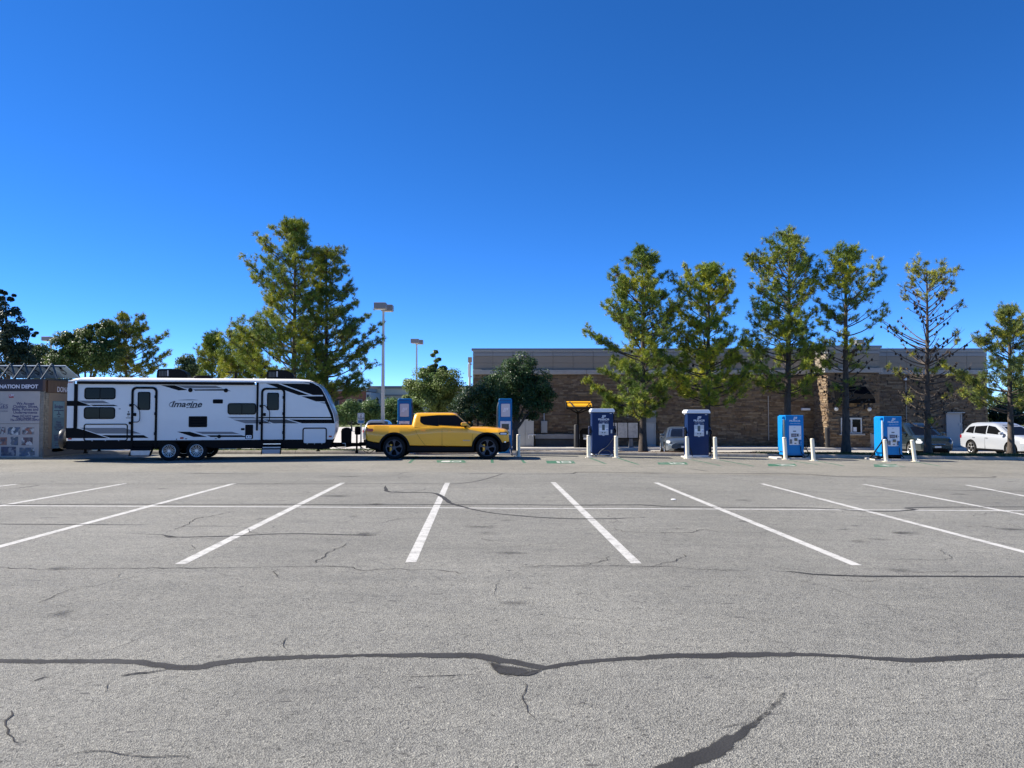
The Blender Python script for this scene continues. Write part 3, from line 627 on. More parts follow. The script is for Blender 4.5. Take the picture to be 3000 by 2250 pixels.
def door(Tm, q, wq, lq, gq, mounts):
    a = Tm(q[0], q[1]); b = Tm(q[2], q[3]); th = .075; zb = b[1]
    d = bpy.data.objects.new('entry_door', None); link(d, trl)
    po = rrect(a[0], zb - .3, b[0], a[1], .17, 6); pi = rrect(a[0] + th, zb - .3 + th, b[0] - th, a[1] - th, .11, 6)
    clip = lambda P: [(x, max(z, zb)) for x, z in P]
    MB().ring(clip(po), clip(pi), -.03, .003).build('door_frame', BLACK, d, bevel=.004)
    for x in (a[0], b[0] - th): MB().box(x + .003, x + th - .003, -.028, .003, ZB, zb).build('door_frame', BLACK, d)
    window('door_window', Tm, *wq, .06, False, d)
    for l in lq: MB().prism(rr2(Tm, *l, .015), -.03, .003).build('latch', BLACK, d, bevel=.006)
    for m in mounts: MB().prism(rr2(Tm, *m, .015), -.04, .003).build('grab_mount', BLACK, d, bevel=.006)
    g = [Tm(*p) for p in gq]
    MB().tube([(p[0], -.045 - .05 * math.sin(math.pi * i / (len(g) - 1)) ** .5, p[1]) for i, p in enumerate(g)], .014, 8).build('grab_handle', BLACK, d, smooth=60)
    for (v0) in (a[1] - .35, (a[1] + zb) / 2, zb + .25): MB().box(b[0] - th - .02, b[0] - th + .03, -.036, 0, v0 - .05, v0 + .05).build('hinge', BLACK, d)
door(T2, (1035, 467, 1405, 1262), (1125, 543, 1308, 810), [(1060, 853, 1102, 900)], [(1045, 735), (1085, 730), (1122, 765), (1150, 800), (1165, 850), (1166, 930), (1158, 965), (1135, 985), (1050, 990)], [(1002, 722, 1040, 760), (995, 983, 1035, 1020)])
door(T3, (932, 482, 1280, 1243), (1018, 555, 1192, 812), [(962, 855, 1000, 900)], [(945, 742), (985, 742), (1020, 775), (1050, 815), (1060, 850), (1058, 940), (1048, 975), (1025, 990), (945, 992)], [(908, 735, 945, 770), (902, 985, 940, 1022)])
def steps(Tm, u0, u1, rows, vb):
    a = Tm(u0, rows[0][0])[0]; b = Tm(u1, rows[0][0])[0]
    s_ = bpy.data.objects.new('entry_steps', None); link(s_, trl)
    for i, (v0, v1, mt) in enumerate(rows):
        z0, z1 = Tm(u0, v1)[1], Tm(u0, v0)[1]; y = -.02 - .14 * i
        MB().box(a + .03, b - .03, y - .02, y, z0, z1).build('step_riser', mt, s_, bevel=.004)
        MB().box(a + .03, b - .03, y - .02, y + .22, z1 + .002, z1 + .02).build('step_tread', MATTE, s_)
    for x in (a, b - .028): MB().prism([(-.05, ZB + .1), (-.05 - .14 * len(rows), Tm(u0, vb)[1]), (-.0 - .14 * len(rows) + .14, Tm(u0, vb)[1]), (.2, ZB + .1)], x, x + .028, 'x').build('step_side', BLACK, s_)
steps(T2, 1045, 1355, [(1318, 1340, BLACK), (1372, 1395, BLACK), (1402, 1470, STEEL)], 1480)
steps(T3, 950, 1235, [(1303, 1318, CHROME), (1350, 1372, STEEL), (1385, 1448, M('step_blue_grey', (.25, .28, .33), .35, metal=.5))], 1455)
# lettering and small marks
text('Imagine', M('badge_ink', (.014, .018, .03), .3), trl, 'lettering', (T2(1838, 730)[0], -.006, T2(1838, 728)[1]), (1, 0, 0), (0, 0, 1), .30, offset=.007, shear=.32, sx=1.12)
for pts, wd in (([(1720, 664), (1850, 661), (1940, 661), (2015, 664)], .012), ([(1690, 690), (1640, 690), (1600, 710), (1584, 735), (1600, 758), (1655, 770)], .02), ([(1850, 770), (1920, 776), (2040, 770)], .013)):
    g = pp(T2, pts); k = len(g); po = [(p[0], p[1] + wd * (1 - abs(2 * i / (k - 1) - 1)) + .003) for i, p in enumerate(g)] + [(p[0], p[1] - wd * (1 - abs(2 * i / (k - 1) - 1)) - .003) for i, p in enumerate(g)][::-1]
    MB().add([(x, -.0065, z) for x, z in po], [(i, i + 1, 2 * k - 2 - i, 2 * k - 1 - i) for i in range(k - 1)]).build('swoosh', M('swoosh_grey', (.05, .07, .09), .35), trl)
for q in ((843, 788, 873, 800), (978, 826, 998, 850), (965, 858, 1012, 886), (968, 895, 1000, 903), (948, 922, 1016, 932), (1820, 1228, 1852, 1240), (1688, 1232, 1704, 1250)):
    decal(rr2(T2, *q, .03), TEALG, .0035, 'small_badge')
decal(rr2(T3, 247, 1228, 280, 1238, .01), TEALG, .0035, 'small_badge')
# things on the roof that belong to the trailer
zr = ZT + .15
def acunit(Tm, u0, u1, vtop):
    a, b = Tm(u0, 330)[0] * 1.0, Tm(u1, 330)[0]
    # the unit stands on the middle of the roof: correct for the greater distance
    k = 1.045; dx = TW * .5
    def fx(u): 
        d = ray((180 if Tm is T2 else 580) + u / 5.027, 1100); t = (TO + TEY * (TW * .5)).dot(TEY) / d.dot(TEY); return ((d * t) - TO).dot(TEX)
    a, b = fx(u0), fx(u1); L = b - a; h = .36
    po = [(a + .02, zr), (a, zr + .06), (a + .02, zr + h - .07), (a + .08, zr + h - .01), (a + .45 * L, zr + h), (b - .28 * L, zr + h - .01), (b - .10 * L, zr + h * .72), (b - .01, zr + h * .3), (b, zr + .04), (b - .02, zr)]
    u = MB().prism(po, TW / 2 - .36, TW / 2 + .36).build('air_conditioner', BLACK, trl, bevel=.03, seg=2, smooth=40)
    for i in range(5): MB().box(a + .1 + i * .05, a + .125 + i * .05, TW / 2 - .366, TW / 2 - .355, zr + .08, zr + h - .08).build('grille_slat', TEALG, u)
    MB().box(a + .37, a + .42, TW / 2 - .367, TW / 2 - .355, zr + .09, zr + h - .06).build('grille_gap', M('ac_gap', (.3, .32, .35), .5), u)
acunit(T2, 1435, 1890, 195); acunit(T3, 1022, 1425, 212)
a = T2(1895, 340)[0]; b = T2(2185, 340)[0]
MB().prism([(a, ZT + .10), (a + .08, ZT + .225), (a + .2, ZT + .245), (b - .12, ZT + .245), (b - .02, ZT + .2), (b, ZT + .10)], .3, .75).build('roof_vent_cover', BLACK, trl, bevel=.02, smooth=40)
c = T3(408, 300)[0] + .15
an = MB().lathe([(.16, 0), (.14, .03), (.05, .05), (.035, .22), (.04, .24)], (c, TW / 2, zr), 'z', 14).tube([(c - .33, TW / 2, zr + .26), (c + .3, TW / 2 + .05, zr + .25)], .018, 8)
an.build('antenna', BLACK, trl, smooth=40)
MB().box(c - .2, c + .5, TW / 2 - .1, TW / 2 + .1, zr - .02, zr + .03).build('antenna_base', WHITE, trl, bevel=.01)
for u in (760, 950, 320): 
    x = T3(u, 340)[0]; MB().lathe([(.05, -.02), (.05, .04), (.03, .06)], (x, TW / 2, zr), 'z', 10).build('roof_cap', WHITE, trl)
# tongue, gas bottle cover, jack and coupler
XN = low[0][0]; ym = TW / 2
tg = MB()
for s_ in (-1, 1): tg.add([(XN - .3, ym + s_ * .95 - .04, ZB - .02), (XN - .3, ym + s_ * .95 + .04, ZB - .02), (XN + 1.0, ym + s_ * .08 + .04, ZB - .02), (XN + 1.0, ym + s_ * .08 - .04, ZB - .02)] + [(XN - .3, ym + s_ * .95 - .04, ZB + .1), (XN - .3, ym + s_ * .95 + .04, ZB + .1), (XN + 1.0, ym + s_ * .08 + .04, ZB + .1), (XN + 1.0, ym + s_ * .08 - .04, ZB + .1)],
                          [(0, 3, 2, 1), (4, 5, 6, 7), (0, 1, 5, 4), (1, 2, 6, 5), (2, 3, 7, 6), (3, 0, 4, 7)])
tg.box(XN + .95, XN + 1.30, ym - .07, ym + .07, ZB - .01, ZB + .13).tube([(XN + 1.25, ym, ZB + .0), (XN + 1.25, ym, ZB - .1)], .05)
tg.build('tongue', MATTE, trl)
po = [(XN + .28, ZB + .06), (XN + .27, ZB + .62), (XN + .33, ZB + .68), (XN + .45, ZB + .70), (XN + .60, ZB + .69), (XN + .66, ZB + .62), (XN + .65, ZB + .06)]
MB().prism(po, ym - .32, ym + .32).build('gas_bottle_cover', BLACK, trl, bevel=.03, seg=2, smooth=40)
jk = MB().tube([(XN + .86, ym, ZB - .22), (XN + .86, ym, ZB + .45)], .035, 10).prism(rrect(XN + .78, ZB + .42, XN + 1.0, ZB + .74, .06), ym - .07, ym + .07).tube([(XN + .86, ym, ZB - .30), (XN + .86, ym, ZB - .2)], .055, 10)
jk.build('tongue_jack', MATTE, trl, smooth=35)
MB().box(XN + .33, XN + .45, ym - .5, ym - .44, ZB - .01, ZB + .12).build('junction_box', STEEL, trl)
hit = [(XN + 1.0, ym - .1, ZB + .0), (XN + 1.15, ym - .12, ZB - .22), (XN + 1.35, ym - .12, ZB - .3), (XN + 1.6, ym - .12, ZB - .12)]
MB().tube(hit, .014, 6).build('safety_chain', MATTE, trl)
MB().tube([(XN - .05, .3, ZB + .02), (XN + .2, .5, ZB - .06), (XN + .5, .7, ZB - .03), (XN + .9, ym - .1, ZB + .02), (XN + 1.3, ym - .14, ZB - .2), (XN + 1.55, ym - .1, ZB + .08)], .012, 6).build('breakaway_cable', MATTE, trl)
for x, y in ((XN - .55, .5), (XN - .55, TW - .5), (.45, .5), (.45, TW - .5)):
    MB().prism([(x - .04, ZB + .1), (x + .04, ZB + .1), (x + .03, ZB - .12), (x + .07, ZB - .15), (x + .07, ZB - .17), (x - .07, ZB - .17), (x - .07, ZB - .15), (x - .03, ZB - .12)], y - .04, y + .04).build('stabiliser', MATTE, trl)
# ------------------------------------------------------------------ vehicle builder
def body_loft(parent, name, mat, xs, zl, zs, zt, wd, wt, cr, cuts, n=60, inner=MATTE, low_in=.10):
    X = np.linspace(xs[0], xs[-1], n); X = np.unique(np.concatenate([X, xs])); secs = []
    g = lambda a: np.interp(X, xs, a)
    ZL, ZS_, ZT_, W, WT, CR = map(g, (zl, zs, zt, wd, wt, cr))
    for x, a, b, c, w, t, k in zip(X, ZL, ZS_, ZT_, W, WT, CR):
        h = [(0, a), (w - low_in, a), (w - .02, a + .035), (w - .004, a + (b - a) * .45), (w, a + (b - a) * .8), (w - .004, b), (w * .5 + t * .5, b + (c - b) * .62), (t + .012, c - .012), (t - .03, c + .008), (t * .6, c + k * .8), (0, c + k)]
        secs.append([(x, y, z) for y, z in h] + [(x, -y, z) for y, z in h[-2:0:-1]])
    o = MB().loft(secs).build(name, mat, parent)
    if cuts:
        cm = MB()
        for (cx, cz, r) in cuts:
            for s in (-1, 1):
                cm.lathe([(r, s * .45), (r, s * 1.5)], (cx, 0, cz), 'y', 40)
        c = cm.build('cut', inner, parent); md = o.modifiers.new('b', 'BOOLEAN'); md.object = c; md.operation = 'DIFFERENCE'; md.solver = 'EXACT'
        try: md.material_mode = 'TRANSFER'
        except Exception: pass
        bpy.context.view_layer.update()
        me = bpy.data.meshes.new_from_object(o.evaluated_get(bpy.context.evaluated_depsgraph_get()))
        o.modifiers.clear(); o.data = me; bpy.data.objects.remove(c)
        if len(me.materials) < 2: me.materials.append(inner)
        else: me.materials[1] = inner
        for p_ in me.polygons:
            ct = p_.center; p_.material_index = 0
            for (cx, cz, r) in cuts:
                vd = max(math.hypot(me.vertices[v].co.x - cx, me.vertices[v].co.z - cz) for v in p_.vertices)
                if math.hypot(ct.x - cx, ct.z - cz) < r + .004 and vd < r + .2 and abs(p_.normal.y) < .5 or vd < r + .003: p_.material_index = 1
    me = o.data; me.polygons.foreach_set('use_smooth', [True] * len(me.polygons)); me.set_sharp_from_angle(angle=R(32))
    return o
def lvl(levels, z, i): return float(np.interp(z, [l[0] for l in levels], [l[i] for l in levels]))
def cabin(parent, name, mat, levels, rc=.22, cap=.02):
    secs = []
    zz = np.linspace(levels[0][0], levels[-1][0], 12)
    for z in zz: secs.append([(x, y, z) for x, y in rrect(lvl(levels, z, 1), -lvl(levels, z, 3), lvl(levels, z, 2), lvl(levels, z, 3), rc, 5)])
    l = levels[-1]; secs.append([(x, y, l[0] + cap) for x, y in rrect(l[1] + .15, -l[3] + .15, l[2] - .15, l[3] - .15, rc * .7, 5)])
    return MB().loft(secs).build(name, mat, parent, smooth=38)
def side_window(parent, levels, poly, mat=GLASS, off=.006, name='side_window', sides=(-1, 1)):
    for s in sides:
        # cut the pane into horizontal bands so that it follows the curved cabin side
        za, zb_ = min(p[1] for p in poly), max(p[1] for p in poly); n = len(poly); vs = []; fs = []
        rows = []
        for z in np.linspace(za + 1e-4, zb_ - 1e-4, 9):
            xi = []
            for i in range(n):
                (xa, z0), (xb, z1) = poly[i], poly[(i + 1) % n]
                if (z0 - z) * (z1 - z) <= 0 and abs(z1 - z0) > 1e-6: xi.append(xa + (xb - xa) * (z - z0) / (z1 - z0))
            rows.append((z, min(xi), max(xi)))
        for z, a, b in rows:
            y = lvl(levels, z, 3); vs += [(a, s * (y + off), z), (b, s * (y + off), z), (a, s * (y - .02), z), (b, s * (y - .02), z)]
        for i in range(len(rows) - 1):
            q = 4 * i; fs += [(q, q + 1, q + 5, q + 4), (q + 2, q + 6, q + 7, q + 3), (q, q + 4, q + 6, q + 2), (q + 1, q + 3, q + 7, q + 5)]
        q = 4 * (len(rows) - 1); fs += [(0, 2, 3, 1), (q, q + 1, q + 3, q + 2)]
        MB().add(vs, fs).build(name, mat, parent, smooth=50)
def screen(parent, levels, z0, z1, front=True, rc=.22, name='windscreen', off=.006, inset=.10):
    i = 2 if front else 1; s = 1 if front else -1; vs = []; K = 9
    for z in np.linspace(z0, z1, 6):
        hw = lvl(levels, z, 3) - inset
        for y in np.linspace(-hw, hw, K):
            e = max(0, abs(y) - (lvl(levels, z, 3) - rc)) / rc
            vs.append((lvl(levels, z, i) + s * (off - rc * (1 - math.sqrt(max(0, 1 - e * e)))), y, z))
    n = len(vs); vs += [(x - s * .02, y, z) for x, y, z in vs]
    fs = [(r * K + c, r * K + c + 1, (r + 1) * K + c + 1, (r + 1) * K + c) for r in range(5) for c in range(K - 1)]
    fs += [tuple(q + n for q in f[::-1]) for f in fs]
    return MB().add(vs, fs).build(name, GLASS, parent, smooth=60)
def patch(parent, name, mat, wfun, x0, x1, z0, z1, off=.006, sides=(-1, 1), n=8, r=.0):
    for s in sides:
        vs = []; xs = np.linspace(x0, x1, n + 1)
        for i, x in enumerate(xs):
            e = r * (1 - math.sqrt(max(0, 1 - max(0, 1 - min(x - x0, x1 - x) / max(r, 1e-4)) ** 2))) if r else 0
            for z in (z0 + e, z1 - e): vs += [(x, s * (wfun(x) + off), z), (x, s * (wfun(x) - .02), z)]
        fs = []
        for i in range(n):
            a, b = 4 * i, 4 * i + 4
            fs += [(a, a + 2, b + 2, b), (a + 1, b + 1, b + 3, a + 3), (a, b, b + 1, a + 1), (a + 2, a + 3, b + 3, b + 2)]
        fs += [(0, 1, 3, 2), (4 * n, 4 * n + 2, 4 * n + 3, 4 * n + 1)]
        MB().add(vs, fs).build(name, mat, parent, smooth=40)

# ------------------------------------------------------------------ yellow pickup
TKY = 28.42; U0 = at(980 + 1228 / 4.096, 1344, TKY).x
def tk(u, v): p = at(980 + u / 4.096, 1120 + v / 4.096, TKY); return (p.x - U0, p.z)
tx = lambda u: tk(u, 700)[0]; tz = lambda v: tk(1200, v)[1]
trk = thing('pickup_truck', 'bright yellow electric pickup truck with black windows charging in front of the trailer', 'pickup', (U0, TKY + 1.02, 0))
us = [362, 372, 400, 465, 600, 740, 880, 1000, 1300, 1560, 1660, 1820, 1960, 2040, 2075, 2092]
xs = [tx(u) for u in us]
vlow = [690, 694, 712, 725, 742, 750, 764, 767, 771, 775, 776, 760, 738, 728, 724, 722]
vsh = [600, 598, 600, 608, 622, 612, 612, 585, 560, 560, 575, 605, 602, 612, 618, 622]
vtop = [530, 524, 519, 517, 517, 517, 517, 522, 530, 538, 543, 549, 561, 573, 584, 600]
wd = [.84, .90, .965, 1.0, 1.02, 1.02, 1.02, 1.005, 1.0, 1.0, 1.01, 1.02, .99, .92, .85, .78]
wt = [.78, .82, .85, .865, .86, .86, .865, .90, .95, .945, .90, .83, .79, .74, .68, .62]
cr = [0, 0, 0, 0, 0, 0, 0, 0, 0, .01, .03, .045, .04, .03, .02, .01]
RW, FW = (tx(715), tx(1833)); WR = .425; WZ = WR - .008
cuts = [(RW, WZ + .02, .545), (FW, WZ + .02, .545)]
tb = body_loft(trk, 'body', YELLOW, xs, [tz(v) for v in vlow], [tz(v) for v in vsh], [tz(v) for v in vtop], wd, wt, cr, cuts, 90)
ucl = [364, 380, 420, 560, 890, 1200, 1665, 1985, 2050, 2088, 2100]
vb = [765, 785, 800, 828, 845, 846, 846, 842, 836, 806, 780]; vt = [688, 690, 708, 738, 764, 770, 776, 732, 726, 720, 724]
cw = [.84, .92, .97, 1.0, 1.0, .985, 1.0, .985, .90, .82, .74]
body_loft(trk, 'lower_cladding', BLACK, [tx(u) for u in ucl], [tz(v) for v in vb], [tz((a + b) / 2) for a, b in zip(vb, vt)], [tz(v) - .004 for v in vt], cw, [c - .02 for c in cw], [0] * len(ucl), [(RW, WZ + .02, .50), (FW, WZ + .02, .50)], 60)
for cx in (RW, FW):
    for s in (-1, 1):
        arc = np.linspace(R(-12), R(192), 26)
        po = [(cx + .575 * math.cos(a), WZ + .02 + .555 * math.sin(a)) for a in arc] + [(cx + .495 * math.cos(a), WZ + .02 + .485 * math.sin(a)) for a in arc[::-1]]
        k = len(arc); mb = MB(); vs_ = []
        for y in (s * 1.028, s * .93): vs_ += [(x, y, z) for x, z in po]
        n = len(po); fs_ = [(i, i + 1, n - 2 - i, n - 1 - i) for i in range(k - 1)]; fs_ += [tuple(q + n for q in f) for f in fs_] + [(i, (i + 1) % n, (i + 1) % n + n, i + n) for i in range(n)]
        mb.add(vs_, fs_).build('arch_lip', BLACK, trk)
    rimg = M('dark_grey_alloy', (.06, .065, .08), .4, metal=.3)
    for s in (-1, 1):
        w_ = wheel(trk, cx, s * .90, WZ, WR, .305, .27, s, rimg, 5, 1)
        MB().box(-.17, -.08, s * .055 - .02, s * .055 + .02, -.13, .13).build('brake_caliper', YELLOW, w_, bevel=.01)
MB().box(tx(480), tx(2000), -.8, .8, tz(842) + .0, tz(760)).build('underbody', MATTE, trk)
ax = MB()
for cx in (RW, FW): ax.tube([(cx, -.85, WZ), (cx, .85, WZ)], .06)
ax.build('axle', MATTE, trk)
LV = [(tz(540), tx(912), tx(1640), .945), (tz(480), tx(922), tx(1570), .875), (tz(420), tx(932), tx(1500), .79), (tz(385), tx(942), tx(1462), .73), (tz(368), tx(965), tx(1425), .66)]
cabin(trk, 'cabin', YELLOW, LV, .16, .012)
SW = lambda pts: [tk(*p) for p in pts]
side_window(trk, LV, SW([(1018, 470), (1022, 402), (1032, 394), (1242, 393), (1242, 528), (1130, 527), (1085, 518), (1050, 500), (1028, 484)]))
side_window(trk, LV, SW([(1250, 393), (1440, 393), (1462, 397), (1500, 432), (1540, 470), (1585, 520), (1596, 533), (1250, 530)]))
side_window(trk, LV, SW([(1242, 393), (1250, 393), (1250, 530), (1242, 529)]), BLACK, .009, 'door_pillar')
screen(trk, LV, tz(534), tz(384), True, .16, inset=.03); screen(trk, LV, tz(505), tz(390), False, .16, 'rear_window', inset=.12)
MB().box(tx(470), tx(905), -.80, .80, tz(517) - .02, tz(511)).build('bed_cover', BLACK, trk, bevel=.006)
wf = lambda x: float(np.interp(x, xs, wd))
patch(trk, 'headlight', BLACK, wf, tx(1972), tx(2078), tz(634), tz(598), .004, r=.05)
patch(trk, 'headlight_lens', M('headlight_lens', (.62, .66, .7), .12, coat=.6), wf, tx(1984), tx(2070), tz(628), tz(606), .009, r=.04)
patch(trk, 'tail_light', REDL, wf, tx(371), tx(466), tz(592), tz(556), .008, r=.05)
patch(trk, 'fog_light', CHROME, wf, tx(2035), tx(2058), tz(724), tz(712), .008, r=.01)
patch(trk, 'door_seam', MATTE, wf, tx(1288), tx(1290), tz(768), tz(560), .002, n=1)
patch(trk, 'door_seam', MATTE, wf, tx(1652), tx(1654), tz(774), tz(618), .002, n=1)
for (u0, v0, u1, v1) in ((972, 575, 985, 610), (985, 610, 1020, 668), (1020, 668, 1060, 722), (1060, 722, 1092, 765)):
    a, b = tk(u0, v0), tk(u1, v1)
    for s in (-1, 1): MB().tube([(a[0], s * (wf(a[0]) - .003), a[1]), (b[0], s * (wf(b[0]) - .003), b[1])], .004, 5).build('door_seam', MATTE, trk)
patch(trk, 'charge_flap_seam', MATTE, wf, tx(880), tx(955), tz(571), tz(569.5), .002, n=3)
for u in (1080, 1383): patch(trk, 'door_handle', YELLOW, lambda x: wf(x) + .004, tx(u - 30), tx(u + 22), tz(586), tz(577), .01, r=.02)
for s in (-1, 1):
    mr = MB(); c = tk(1555, 505)
    mr.loft([[(c[0] - .11 + .02 * abs(k), s * (1.02 + k * .07), c[1] + z) for z in (0,)] for k in (0,)] if False else [[(c[0] + x * f, s * (.99 + yy), c[1] + z * f) for x, z in rrect(-.115, -.055, .125, .075, .05)] for yy, f in ((0.0, .9), (.06, 1.), (.16, .97), (.21, .8))])
    m_ = mr.build('wing_mirror', YELLOW, trk, smooth=40)
    MB().box(c[0] - .10, c[0] + .12, s * .985 if s > 0 else -1.19, 1.19 if s > 0 else s * .985, c[1] - .082, c[1] - .05).build('mirror_base', BLACK, m_)
    MB().tube([(c[0] + .02, s * .9, c[1] - .12), (c[0] + .04, s * 1.05, c[1] - .06)], .035, 8).build('mirror_stalk', BLACK, m_)
text('RIVIAN', M('badge_grey', (.45, .42, .36), .4), trk, 'lettering', (tx(1585), -1.006, tz(699)), (1, 0, 0), (0, 0, 1), .056, offset=.002, sx=1.5)
MB().box(tx(1500), tx(1530), -.2, -.16, tz(365), tz(362)).build('antenna_fin', YELLOW, trk)
MB().box(tx(915), tx(932), -.15, .15, tz(383), tz(376)).build('brake_light', CHROME, trk)
# tow hitch and charging cable
MB().box(tx(330), tx(420), -.05, .05, tz(800), tz(770)).tube([(tx(335), 0, tz(800)), (tx(335), 0, tz(750))], .03, 8).build('tow_hitch', MATTE, trk, bevel=.004)
# ------------------------------------------------------------------ cars in the drive lane
def generic_car(name, label, kind, paint, px_local, world, rz, wheels_r=.34, rimm=None):
    t = thing(name, label, 'car', group=None)
    if kind == 'sedan':
        xs = [0, .1, .35, .9, 1.6, 3.3, 3.7, 4.3, 4.62, 4.8]; zl = [.45, .36, .3, .26, .24, .24, .24, .26, .3, .4]
        zs = [.78, .80, .84, .86, .82, .78, .76, .72, .66, .56]; zt = [.86, .95, 1.0, .98, .93, .92, .93, .86, .77, .66]
        w = [.68, .82, .89, .91, .91, .91, .9, .86, .77, .62]; wt_ = [.58, .7, .78, .82, .83, .82, .77, .7, .6, .46]; cr_ = [0, .02, .03, .02, .02, .02, .03, .05, .04, .02]
        lv = [(.90, .75, 3.72, .82), (1.08, 1.05, 3.25, .75), (1.28, 1.45, 2.72, .65), (1.38, 1.75, 2.4, .58), (1.43, 2.0, 2.2, .48)]; ax = (.98, 3.76)
        sw = [[(1.12, .97), (1.55, 1.30), (2.0, 1.33), (2.02, .96)], [(2.09, .96), (2.07, 1.33), (2.45, 1.31), (3.2, 1.0), (3.15, .96)]]; wz = (.96, 1.34); zr = (1.0, 1.32)
    else:
        xs = [0, .08, .3, .9, 2.4, 3.45, 3.75, 4.25, 4.5, 4.62]; zl = [.45, .38, .33, .28, .26, .26, .26, .28, .33, .42]
        zs = [.92, .95, .97, .95, .91, .88, .87, .82, .74, .62]; zt = [1.0, 1.05, 1.08, 1.06, 1.02, 1.0, 1.04, .97, .88, .76]
        w = [.74, .85, .89, .9, .9, .9, .89, .85, .76, .62]; wt_ = [.66, .77, .82, .83, .83, .82, .78, .73, .64, .5]; cr_ = [0, .01, .02, .02, .02, .02, .03, .05, .04, .02]
        lv = [(1.0, .10, 3.62, .82), (1.25, .22, 3.15, .765), (1.48, .4, 2.72, .68), (1.60, .55, 2.42, .60), (1.66, .8, 2.15, .48)]; ax = (.92, 3.62)
        sw = [[(.42, 1.12), (.62, 1.42), (1.0, 1.47), (1.02, 1.09)], [(1.08, 1.08), (1.06, 1.48), (1.88, 1.51), (1.9, 1.06)], [(1.97, 1.06), (1.95, 1.51), (2.4, 1.48), (3.1, 1.1), (3.0, 1.05)]]; wz = (1.06, 1.54); zr = (1.12, 1.5)
    wr_ = wheels_r; wz_ = wr_ - .006
    body_loft(t, 'body', paint, xs, zl, zs, zt, w, wt_, cr_, [(ax[0], wz_, wr_ + .06), (ax[1], wz_, wr_ + .06)], 40)
    MB().box(xs[0] + .25, xs[-1] - .4, -.62, .62, .2, .45).build('underbody', MATTE, t)
    for x in ax:
        for s in (-1, 1): wheel(t, x, s * .79, wz_, wr_, wr_ * .68, .21, s, rimm or M('silver_alloy', (.55, .56, .57), .25, metal=.9), 5, 1)
    cabin(t, 'cabin', paint, lv, .2, .012)
    for q in sw: side_window(t, lv, q)
    screen(t, lv, *wz, True, .2); screen(t, lv, *zr, False, .2, 'rear_window', inset=.14)
    wfn = lambda x: float(np.interp(x, xs, w)); L = xs[-1]
    patch(t, 'headlight', M('car_lamp', (.55, .58, .6), .1, coat=.8), wfn, L - .42, L - .06, .66, .80, .006, r=.06)
    patch(t, 'tail_light', REDL, wfn, .02, .22, .82, 1.0 if kind != 'sedan' else .92, .008, r=.05)
    patch(t, 'sill_trim', BLACK, wfn, ax[0] + wr_ + .08, ax[1] - wr_ - .08, .25, .33, -.006, n=4)
    for x in (sw[0][3][0] + .04, sw[1][0][0] + .9): patch(t, 'door_handle', BLACK if kind == 'sedan' else CHROME, wfn, x, x + .18, .86, .885, .012, n=2)
    patch(t, 'door_seam', MATTE, wfn, sw[-1][0][0] - .04, sw[-1][0][0] - .034, .32, .9, .0025, n=1)
    for s in (-1, 1):
        x = sw[-1][-2][0] + .02; z = sw[-1][-2][1] + .02
        MB().loft([[(x + a * f, s * (.86 + yy), z + b * f) for a, b in rrect(-.08, -.06, .1, .08, .04)] for yy, f in ((0, .7), (.06, 1.), (.16, .95), (.2, .7))]).build('wing_mirror', paint, t, smooth=40)
    # nose: grille, bumper intake, plate
    def nose(n_, y0, y1, z0, z1, mt, ofs=.012):
        vs_ = []; K = 7
        for z in (z0, z1):
            for y in np.linspace(y0, y1, K):
                xx = L - .30 * max(0, (abs(y) - .30) / .45) ** 1.6 - .05 * max(0, (z - .62)) / .15 + ofs
                vs_.append((xx, y, z))
        n = len(vs_); vs_ += [(x - .12, y, z) for x, y, z in vs_]
        f = [(i, i + 1, K + i + 1, K + i) for i in range(K - 1)]; f += [tuple(q + n for q in g) for g in f] + [(i, i + 1, n + i + 1, n + i) for i in range(K - 1)] + [(K + i, K + i + 1, n + K + i + 1, n + K + i) for i in range(K - 1)] + [(0, K, n + K, n), (K - 1, 2 * K - 1, n + 2 * K - 1, n + K - 1)]
        MB().add(vs_, f).build(n_, mt, t)
    nose('grille', -.42, .42, .58, .70, BLACK); nose('grille_bar', -.43, .43, .625, .645, CHROME, .02)
    nose('lower_intake', -.5, .5, .32, .44, MATTE, .006); nose('number_plate', -.15, .15, .46, .54, WPANEL, .02)
    c, s_ = math.cos(rz), math.sin(rz)
    t.rotation_euler = (0, 0, rz); t.location = (world[0] - (px_local[0] * c - px_local[1] * s_), world[1] - (px_local[0] * s_ + px_local[1] * c), world[2])
    return t
SILVERW = M('pale_silver_paint', (.36, .38, .41), .3, coat=.8, metal=.15)
DGREEN = M('dark_teal_paint', (.018, .03, .036), .25, coat=.9, metal=.3)
GREYBL = M('blue_grey_paint', (.07, .09, .115), .28, coat=.8, metal=.3)
generic_car('suv_car', 'silver white crossover car parked under the last pine at the right edge', 'suv', SILVERW, (.92, -.9), (24.1, 40.5, -.447), R(-83), .36)
p = at(2748, 1300, 37.35); generic_car('suv_car', 'dark teal crossover car facing the lot behind the rightmost charger', 'suv', DGREEN, (4.62, 0), (p.x, p.y, -.447), R(-93), .35)
p = at(2005, 1300, 37.6); generic_car('sedan_car', 'blue grey sedan car facing the lot half hidden by a dark blue charger', 'sedan', GREYBL, (4.8, 0), (p.x, p.y, -.447), R(-97), .33)
p = at(1099, 1260, 52.); generic_car('suv_car', 'dark crossover car far behind the pickup bed with only its roof showing', 'suv', M('slate_paint', (.10, .11, .125), .3, coat=.7), (0, 0), (p.x, p.y, -.45), R(90), .35)
